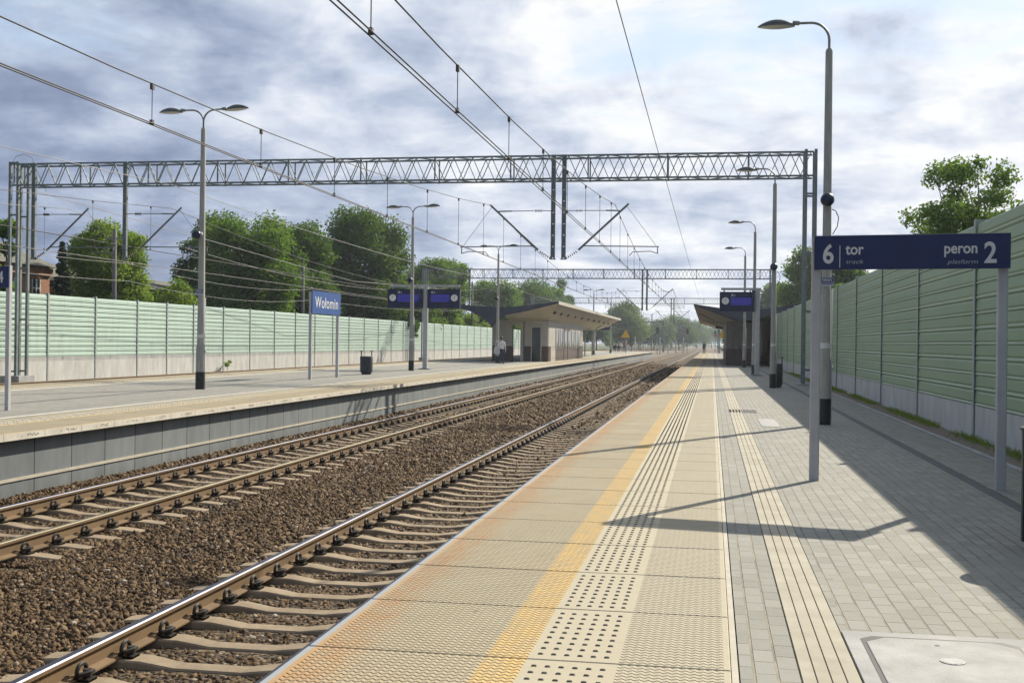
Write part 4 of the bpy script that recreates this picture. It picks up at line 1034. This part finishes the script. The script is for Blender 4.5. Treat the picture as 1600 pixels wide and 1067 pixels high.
    for s in (-1, 1):
        b = MB(); b.ball((s*.03*k, -.088*k, 1.655*k+dz*k), .010*k, 8); b.build('eye', M['black'], body)
    b = MB(); b.ball((0, -.078*k, 1.593*k+dz*k), .018*k, 8, (1.2, .5, .35)); b.build('mouth', mat('lips', base=(.30, .12, .10)), body)
    return body
WH, JEANS, DK, RED, NAVY, GREY, SAND = clothm('white shirt cloth', (.72, .72, .70)), clothm('blue jeans', (.035, .055, .11)), clothm('dark cloth', (.02, .022, .028)), clothm('red cloth', (.35, .05, .04)), clothm('navy cloth', (.02, .03, .07)), clothm('grey cloth', (.18, .18, .18)), clothm('sand cloth', (.42, .34, .24))
person('standing man in a white shirt and blue jeans seen from behind', (-12.62, 69.1, ZL), R(168), 1.66, WH, JEANS, M['hair'], 'stand')
b = MB(); pts = []
b.prism([(-.15, 0), (.15, 0), (.18, .08), (.16, .38), (.10, .44), (-.10, .44), (-.16, .38), (-.18, .08)], -.07, .07, 'y'); b.tube([(-.10, 0, .42), (-.06, .01, .70), (.10, .02, .78), (.16, .02, .72)], .018, 6)
o = tag(b.build('shoulder_bag', clothm('pale canvas', (.55, .53, .48)), None, smooth=2), 'pale canvas bag hanging at the side of the man in white', 'bag'); o.location = (-12.90, 69.02, ZL+.62); o.rotation_euler.z = R(25)
person('dark clothed person walking at the far end of the right platform', (-1.05, 166, 0), R(10), 1.78, DK, NAVY, M['hair'], 'walk')
GP = 'people waiting at the far end of the opposite platform'
person('person in a red top standing at the far left platform end', (-14.2, 190, ZL), R(20), 1.72, RED, DK, M['hair'], 'stand', False, GP)
person('person in a dark red jacket standing right of the one in red', (-12.95, 190, ZL), R(-40), 1.68, clothm('wine cloth', (.13, .03, .03)), GREY, M['hair'], 'walk', True, GP)
person('person in dark coat seated on the bench on the left platform', (-14.6, 176.5, ZL+.02), R(0), 1.70, DK, DK, M['hair'], 'sit', True, GP)
person('person in navy seated beside the dark coat on the bench', (-14.0, 176.5, ZL+.02), R(0), 1.66, NAVY, JEANS, M['hair'], 'sit', True, GP)
person('small dark figure standing just past the left shelter room', (-18.2, 150, ZL), R(60), 1.70, DK, GREY, M['hair'], 'stand', True, GP)
t = thing('bench', 'slatted bench under two seated people at the far left platform', 'bench', (-14.3, 176.75, ZL))
b = MB()
for i in range(4): b.box(-.95, .95, -.26+i*.12, -.16+i*.12, .43, .46)
b.build('seat', M['wood'], t); b = MB()
for i in range(3): b.box(-.95, .95, .26, .29, .56+i*.12, .65+i*.12)
b.build('backrest', M['wood'], t)
for x in (-.8, .8):
    b = MB(); b.box(x-.03, x+.03, -.2, -.14, 0, .428); b.box(x-.03, x+.03, .20, .256, 0, .90); b.build('leg', M['galv'], t)

# ------------------------------------------------------------------ far signs and signals
def triangle_sign(label, loc):
    t = thing('warning_sign', label, 'warning sign', loc, 'yellow triangle signs at the platform ends')
    b = MB(); b.tube([(0, .03, 0), (0, .03, 3.1)], .04, 8); b.build('post', M['galv'], t)
    b = MB(); b.prism([(-.62, 2.15), (.62, 2.15), (0, 3.25)], -.03, 0, 'y'); b.build('plate', M['yellow'], t)
triangle_sign('yellow triangle sign near the people on the opposite platform end', (-11.6, 158, ZL))
triangle_sign('yellow triangle sign just left of the right shelter wall', (1.35, 128, 0))
def signal(label, loc, h, red):
    t = thing('railway_signal', label, 'signal', loc, 'light signals beyond the platforms')
    b = MB(); b.tube([(0, 0, 0), (0, 0, h)], .07, 8); b.build('mast', M['galv'], t)
    b = MB(); b.box(-.28, .28, -.12, .12, h, h+1.5, 0, .1); o = b.build('signal_head', M['black'], t)
    for i in range(3):
        b = MB(); b.tube([(0, -.125, h+.3+i*.45), (0, -.15, h+.3+i*.45)], .11, 12); b.build('signal_lamp', M['red_lamp'] if (red and i == 0) else M['glass'], o)
signal('light signal standing left of the tracks in the distance', (-12.0, 260, -1), 4.6, False)
signal('light signal with a red lamp right of the far tracks', (.9, 300, -1), 4.4, True)
signal('light signal between the far tracks', (-6.2, 300, -1), 4.9, False)
def mast(label, x, y, arm):
    t = thing('catenary_mast', label, 'mast', (x, y, -1), 'lone catenary masts in the distance')
    b = MB(); b.box(-.1, .1, -.1, .1, 0, 8.6); b.build('pole', M['truss'], t)
    b = MB(); b.tube([(0, 0, 5.6), (arm*2.3, 0, 7.4)], .04, 6); b.tube([(0, 0, 7.3), (arm*2.2, 0, 7.2)], .02, 6); b.tube([(0, 0, 5.9), (arm*3.0, 0, 5.9)], .025, 6); b.build('bracket', M['truss'], t)
for i, (x, y, a, lab) in enumerate(((1.6, 240, -1, 'lone catenary mast right of the far tracks, nearest of its row'), (1.7, 300, -1, 'lone catenary mast right of the far tracks, second of its row'), (1.8, 370, -1, 'lone catenary mast right of the far tracks, farthest of its row'),
                                  (-12.5, 245, 1, 'lone catenary mast left of the far tracks, nearest of its row'), (-12.8, 310, 1, 'lone catenary mast left of the far tracks, second of its row'), (-13.5, 385, 1, 'lone catenary mast left of the far tracks, farthest of its row'), (-20, 330, 1, 'lone catenary mast far left, in front of the pale tree belt'))): mast(lab, x, y, a)
# far portal of plain posts
t = thing('signal_portal', 'plain distant portal frame across the left tracks', 'portal', (0, 330, -1))
for x in (-20.5, -13.4):
    b = MB(); b.box(x-.14, x+.14, -.14, .14, 0, 8.3); b.build('leg', M['truss'], t)
b = MB(); b.box(-20.5, -13.4, -.2, .2, 8.3, 8.75)
for i in range(12): b.box(-20.3+i*.6, -20.25+i*.6, -.15, .15, 7.4, 8.3)
b.build('beam', M['truss'], t)
# pale posts and board fence by the level crossing
t = thing('crossing_fence', 'pale posts and rails where the path crosses beyond the platform', 'fence', (0, 0, -.9), None)
for i in range(9):
    b = MB(); x = -19+i*1.6; b.box(x-.12, x+.12, 236+i*3, 236.25+i*3, 0, 2.3+(i % 3)*.7); b.build('post', M['winframe'], t)
b = MB(); b.box(-19.5, -6, 262, 262.1, .9, 1.05); b.box(-19.5, -6, 262, 262.1, 1.4, 1.5); b.build('rail_board', M['wood'], t)

# ------------------------------------------------------------------ utility poles
for x, y, h, lab in ((-30.4, 55.0, 7.4, 'grey concrete utility pole behind the mint barrier, in front of the birch'), (-30.4, 82.8, 7.4, 'thin utility pole in front of the dark willow'), (-30.4, 145, 9.5, 'tall pale utility pole beyond the large dark tree')):
    t = thing('utility_pole', lab, 'utility pole', (x, y, -.45), 'utility poles behind the mint barrier')
    b = MB(); b.tube([(0, 0, 0), (0, 0, h)], [.14, .10], 10); b.build('pole', M['wood'], t, smooth=True)
    b = MB(); b.box(-.5, .5, -.04, .04, h-.5, h-.42); b.tube([(0, 0, h), (0, 0, h+.5)], .015, 6)
    for sx in (-.42, .42): b.tube([(sx, 0, h-.42), (sx, 0, h-.28)], .03, 8)
    b.build('crossarm', M['galv'], t)

# ------------------------------------------------------------------ houses
def house(label, x0, x1, y0, y1, zb, ze, zr, wallm, roofm, wins, chimney=None, hip=True):
    t = thing('house', label, 'house', (x1, (y0+y1)/2, zb)); w, l = x1-x0, (y1-y0)/2; ze, zr = ze-zb, zr-zb
    b = MB(); b.box(-w, 0, -l, l, 0, ze); b.build('wall', wallm, t)
    b = MB(); o = .45; i = (w/2 if hip else 0)
    vs = [(-w-o, -l-o, ze-.05), (o, -l-o, ze-.05), (o, l+o, ze-.05), (-w-o, l+o, ze-.05), (-w/2, -l+i*.8, zr), (-w/2, l-i*.8, zr)]
    b.add(vs, [(1, 2, 5, 4), (3, 0, 4, 5), (0, 1, 4), (2, 3, 5), (3, 2, 1, 0)]); rf = b.build('roof', roofm, t)
    b = MB(); b.box(.0, .16, -l-.1, l+.1, ze-.55, ze-.12); b.build('cornice', wallm, t)
    if chimney:
        b = MB(); cx, cy = chimney; b.box(cx-.35, cx+.35, cy-.4, cy+.4, ze+.3, zr+.9); b.box(cx-.42, cx+.42, cy-.47, cy+.47, zr+.9, zr+1.05); b.build('chimney', wallm, rf)
    for y, z0, ww, hh in wins:
        b = MB(); b.box(.003, .05, y-ww/2, y+ww/2, z0, z0+hh); f = b.build('window', M['glass'], t)
        b = MB()
        for yy in (-ww/2-.05, -.03, ww/2-.03): b.box(.052, .09, y+yy, y+yy+.08, z0, z0+hh)
        b.box(.05, .088, y-ww/2, y+ww/2, z0+hh*.62, z0+hh*.68); b.box(.052, .10, y-ww/2-.08, y+ww/2+.08, z0-.1, z0); b.build('frame', M['winframe'], f)
        b = MB(); b.box(.003, .07, y-ww/2-.15, y+ww/2+.15, z0+hh+.10, z0+hh+.26); b.build('lintel', wallm, f)
house('red brick house with felt roof at the far left', -46.5, -38, 46.5, 61.4, -.5, 5.45, 8.0, M['brick'], M['roof'], [(l, 3.7, .75, 1.45) for l in (-1.0, 1.9, 3.9, 6.0)], (-3.2, 2.2))
house('low drab house with a wide window behind the fir', -45, -38.2, 62.2, 77, -.5, 4.75, 6.0, M['render'], M['roof'], [(-2.6, 3.05, 1.8, 1.3), (.2, 3.05, 1.8, 1.3), (4.5, 3.05, 1.2, 1.3)])
if True: house('dark roofed house showing between the birch and the nearest left lamp', -52, -44, 88, 96, -.5, 5.6, 6.4, mat('grey house render', fn=noisy((.30, .31, .33), (.38, .39, .41), 2), rough=.9), M['roof'], [(-3, 3.2, 1.2, 1.2)], None, False)
house('flat dark shed on the right behind the green barrier', 9, 18, 92, 112, -.1, 4.9, 5.5, M['render'], M['fascia'], [], None, False)

# ------------------------------------------------------------------ trees
def crown_mesh(name, centers, radii, nleaf, leaf, m, parent, tint_clump=.55, squash=.8):
    C = np.array(centers); Rr = np.array(radii); w = Rr**2; idx = RNG.choice(len(C), nleaf, p=w/w.sum())
    d = RNG.normal(size=(nleaf, 3)); d /= np.linalg.norm(d, axis=1, keepdims=True)
    rr = RNG.uniform(0, 1, nleaf)**.42*Rr[idx]*(1+RNG.normal(0, .12, nleaf))
    p = C[idx]+d*rr[:, None]*np.array([1, 1, squash])
    nrm = d*.5+RNG.normal(size=(nleaf, 3))*.75+np.array([0, 0, .45]); nrm /= np.linalg.norm(nrm, axis=1, keepdims=True)
    a = np.cross(nrm, RNG.normal(size=(nleaf, 3))); a /= np.linalg.norm(a, axis=1, keepdims=True); c = np.cross(nrm, a)
    s = leaf*RNG.uniform(.6, 1.35, nleaf)[:, None]
    V = np.stack([p-a*s*.5, p-c*s*.32+nrm*s*.08, p+a*s*.5, p+c*s*.32+nrm*s*.08], 1)
    ct = RNG.uniform(0, 1, len(C))
    t = np.clip(ct[idx]*tint_clump+RNG.uniform(0, 1, nleaf)*(1-tint_clump), 0, 1)
    return np_mesh(name, V.reshape(-1, 3), np.arange(4*nleaf).reshape(-1, 4), m, t, parent)
def limb(b, a, c, r0, r1, wob=.12, n=5):
    a, c = Vector(a), Vector(c); L = (c-a).length; pts = []; rs = []
    for i in range(n+1):
        f = i/n; q = a.lerp(c, f); 
        if 0 < i < n: q += Vector(RNG.normal(0, wob*L*.25, 3).tolist())
        q.z += L*.08*math.sin(math.pi*f); pts.append(q); rs.append(r0*(1-f)+r1*f)
    b.tube(pts, rs, 6)
def tree(label, x, y, zb, zt, hw, zc, m, nleaf, leaf, nclump=26, shape='round', cat='tree', group=None, trunk_r=None, clump=.34, depth=None):
    """crown between heights zc and zt, half width hw; clumps of leaf-sized faces with gaps between"""
    t = thing('bush' if cat == 'bush' else 'tree', label, cat, (x, y, zb), group); zt, zc = zt-zb, zc-zb; H = zt-zc; dp = depth or hw
    cs, rs = [], []
    for i in range(nclump):
        for _ in range(50):
            q = RNG.uniform(-1, 1, 3)
            if shape == 'round': ok = (q**2).sum() < 1 and (q**2).sum() > .18
            elif shape == 'column': ok = q[0]**2+q[1]**2 < (1-max(0, q[2])**2*.7)
            elif shape == 'cone': ok = q[0]**2+q[1]**2 < ((1-q[2])/2)**2
            else: ok = q[0]**2+q[1]**2+max(q[2], 0)**2 < 1
            if ok: break
        r = clump*1.25*hw*RNG.uniform(.65, 1.15); r = min(r, H*.3)
        cs.append((q[0]*max(hw-r*.8, .1), q[1]*max(dp-r*.8, .1), zc+H/2+q[2]*max(H/2-r*.7, .1))); rs.append(r)
    crown_mesh('crown', cs, rs, int(nleaf*1.35), leaf*1.12, m, t)
    b = MB(); tr = trunk_r or max(.08, .022*zt); hz = zc+H*.45
    limb(b, (0, 0, -.1), (RNG.uniform(-.2, .2)*hw*.4, RNG.uniform(-.2, .2)*hw*.4, hz), tr, tr*.45, .06, 7)
    for c in sorted(cs, key=lambda c: -c[2])[::2][:16]:
        f = RNG.uniform(.45, .95); limb(b, (0, 0, hz*f), c, tr*.35, tr*.08, .14, 4)
    b.build('trunk', M['bark'], t, smooth=True)
    return t
tree('yellow green birch behind the concrete utility pole', -34.6, 62.0, -.5, 8.5, 2.6, 1.0, L_YEL, 26000, .17, 40, 'column')
tree('tree with bright leaves at the extreme left picture edge', -32.4, 47.6, -.5, 8.5, 1.5, 1.6, L_MID, 10000, .17, 20)
tree('sparse dark tree standing behind the nearest left lamp', -41, 89.0, -.5, 12.3, 2.9, 3.2, L_DARK, 9500, .22, 26, 'round', clump=.30)
tree('broad green willow left of the large dark tree', -35.2, 83.6, -.5, 11.8, 4.6, .6, L_MID, 40000, .20, 64, 'column', clump=.26)
tree('darker green tree between the willow and the large round tree', -35.9, 94.8, -.5, 12.0, 4.4, .6, L_DARK, 38000, .22, 62, 'column', clump=.28)
tree('large round dark green tree, the biggest left of the tracks', -34.8, 110.6, -.5, 15.2, 6.2, .8, L_DARK, 60000, .23, 95, 'round', clump=.25)
tree('pale yellow green bush over the mint barrier beside the nearest lamp', -31.0, 63.6, -.5, 5.05, 1.9, .6, L_YEL, 12000, .13, 24, 'dome', 'bush')
tree('dark leafy bush at the foot of the birch', -32.3, 65.0, -.5, 6.4, 1.5, .5, L_MID, 9000, .15, 20, 'dome', 'bush')
tree('bright tall tree right of the left display', -34.8, 146, -.5, 12.6, 5.2, .6, L_MID, 36000, .27, 60, 'column', clump=.28)
tree('medium green tree filling the gap left of the large round tree', -37.5, 104, -.5, 12.6, 3.8, .6, L_DARK, 24000, .22, 44, 'column', clump=.3)
tree('bright leafy tree rising just right of the large round tree', -33.6, 134, -.5, 11.6, 4.4, .6, L_MID, 26000, .25, 48, 'column', clump=.3)
tree('light green bush just behind the left display post', -31.8, 121, -.5, 8.4, 3.3, .4, L_MID, 16000, .24, 34, 'dome', 'bush')
tree('long leafy hedge row below the dark shelter wing', -31.2, 141, -.5, 5.7, 1.6, .2, L_YEL, 14000, .22, 34, 'dome', 'bush', depth=19, clump=.5)
tree('mid green tree behind the left shelter roof, left of its pair', -34.8, 186, -.5, 12.6, 5.2, .6, L_MID, 24000, .32, 46, 'column')
tree('dark green rounded tree above the left shelter roof ridge', -36, 231, -.5, 15.6, 7.2, .6, L_DARK, 26000, .36, 56, 'dome')
tree('green tree filling the gap right of the left shelter ridge', -37, 262, -.5, 14.8, 6.2, .6, L_MID, 18000, .4, 42, 'dome')
tree('slim feathery tree just right of the dark rounded tree', -36, 284, -.5, 18.2, 2.9, 4, L_GREY, 5200, .42, 22, 'column')
tree('pale round willow at the end of the left shelter roof', -23.5, 322, -.9, 13.4, 7.2, .5, L_GREY, 20000, .45, 44, 'dome')
tree('smaller pale tree beside the pale round willow', -29.5, 300, -.9, 9.0, 4.5, .5, L_FAR, 9000, .42, 26, 'dome')
GB = 'far trees beyond the left platform end'
for i, (x, y, z, hw, lab) in enumerate(((-20, 410, 11, 8, 'hazy tree in the far belt, right of the pale round willow'), (-13, 470, 13, 9, 'hazy tree in the far belt, under the third gantry posts'), (-19, 560, 17, 12, 'hazy taller tree at the middle of the far belt'),
                                    (-8, 620, 15, 10, 'hazy tree in the far belt, where the tracks vanish'), (-33, 450, 14, 10, 'hazy tree in the far belt behind the signal portal'), (0, 720, 15, 14, 'most distant hazy tree straight above the tracks'), (9, 420, 13, 6, 'hazy tree right of the far tracks, nearest of its row'), (12, 520, 15, 9, 'hazy tree right of the far tracks, farther of its row'), (6.5, 300, 8.5, 3.4, 'leafy tree behind the far yellow triangle on the right'))):
    tree(lab, x, y, -1, z, hw, 0, L_FAR, 9000, .55 if y > 350 else .4, 30, 'dome', group=GB)
tree('tree with open airy branches behind the right barrier', 9.45, 45.5, -.1, 9.1, 2.6, 3.2, L_MID, 15000, .12, 80, 'dome', clump=.18, trunk_r=.13)
tree('leafy tree behind the right barrier, left of the navy sign', 9.6, 127, -.1, 12.2, 3.6, 2.5, L_MID, 13000, .28, 34)
tree('low bush showing over the barrier under the navy sign', 8.2, 71, -.1, 6.1, 1.9, 2.2, L_MID, 7000, .18, 22, 'dome', 'bush')
tree('dark leafy tree over the barrier just right of the navy sign post', 10.5, 98, -.1, 9.0, 2.6, 2.5, L_DARK, 8000, .25, 24)
tree('dim tree behind the shelter wing on the right', 12, 200, -.1, 13.5, 5.5, 2.5, L_FAR, 12000, .36, 34)
tree('small shrub peeking over the barrier top at the right edge', 8.4, 33.5, -.1, 5.15, .9, 3.1, L_MID, 3500, .11, 14, 'dome', 'bush')
# fir
t = thing('fir_tree', 'small dark fir beside the brick house', 'tree', (-34.9, 57.6, -.5)); cs, rs = [], []
for i in range(44):
    f = i/43; z = .9+f*5.9; rad = ((1-f)*1.15+.06)*RNG.uniform(.72, 1.1)
    for k in range(int(17*(1-f))+3):
        a = RNG.uniform(0, 6.283); q = RNG.uniform(.15, 1)**.6; sp = 1+.28*math.sin(a*5+i*1.7)
        cs.append((rad*q*sp*math.cos(a), rad*q*sp*math.sin(a), z+.28-.50*q*(1-f*.6))); rs.append(.13)
crown_mesh('crown', cs, rs, 30000, .13, L_FIR, t, squash=.6)
b = MB(); b.tube([(0, 0, 0), (0, 0, 6.8)], [.12, .02], 8); b.build('trunk', M['bark'], t)
# creeper over the barrier and weeds by its foot
t = thing('climbing_plant', 'dark creeper hanging over the mint barrier', 'plant', (-28.45, 108, .6))
cs = [(RNG.uniform(-.05, .12), RNG.uniform(-1.7, 1.7), 2.7-abs(RNG.normal(0, .6))) for _ in range(14)]
crown_mesh('foliage', cs, [.32]*14, 1500, .17, L_DARK, t); b = MB(); b.tube([(.12, 0, .9), (.15, .1, 2.7)], .015, 5); b.build('stem', M['bark'], t)
for x, y, lab in ((-28.2, 64.2, 'small green weed at the foot of the mint barrier'),):
    t = thing('weed', lab, 'plant', (x, y, -.45)); crown_mesh('foliage', [(0, RNG.uniform(-.5, .5), .25+RNG.uniform(0, .35)) for _ in range(5)], [.13]*5, 260, .09, L_YEL, t); b = MB(); b.tube([(0, 0, 0), (0, .1, .6)], .012, 5); b.build('stem', M['bark'], t)

# ------------------------------------------------------------------ thin summer haze over the whole place
hb = MB(); hb.box(-150, 120, -60, 1010, -2.6, 22)
hm = bpy.data.materials.new('haze air'); hm.use_nodes = True; T = NT(hm.node_tree); T.n.clear()
out = T.n.new('ShaderNodeOutputMaterial'); pv = T.n.new('ShaderNodeVolumePrincipled'); T.l.new(pv.outputs[0], out.inputs['Volume'])
pv.inputs['Color'].default_value = (.80, .86, .95, 1); pv.inputs['Density'].default_value = .0003; pv.inputs['Anisotropy'].default_value = .35
tag(hb.build('haze', hm), kind='stuff')
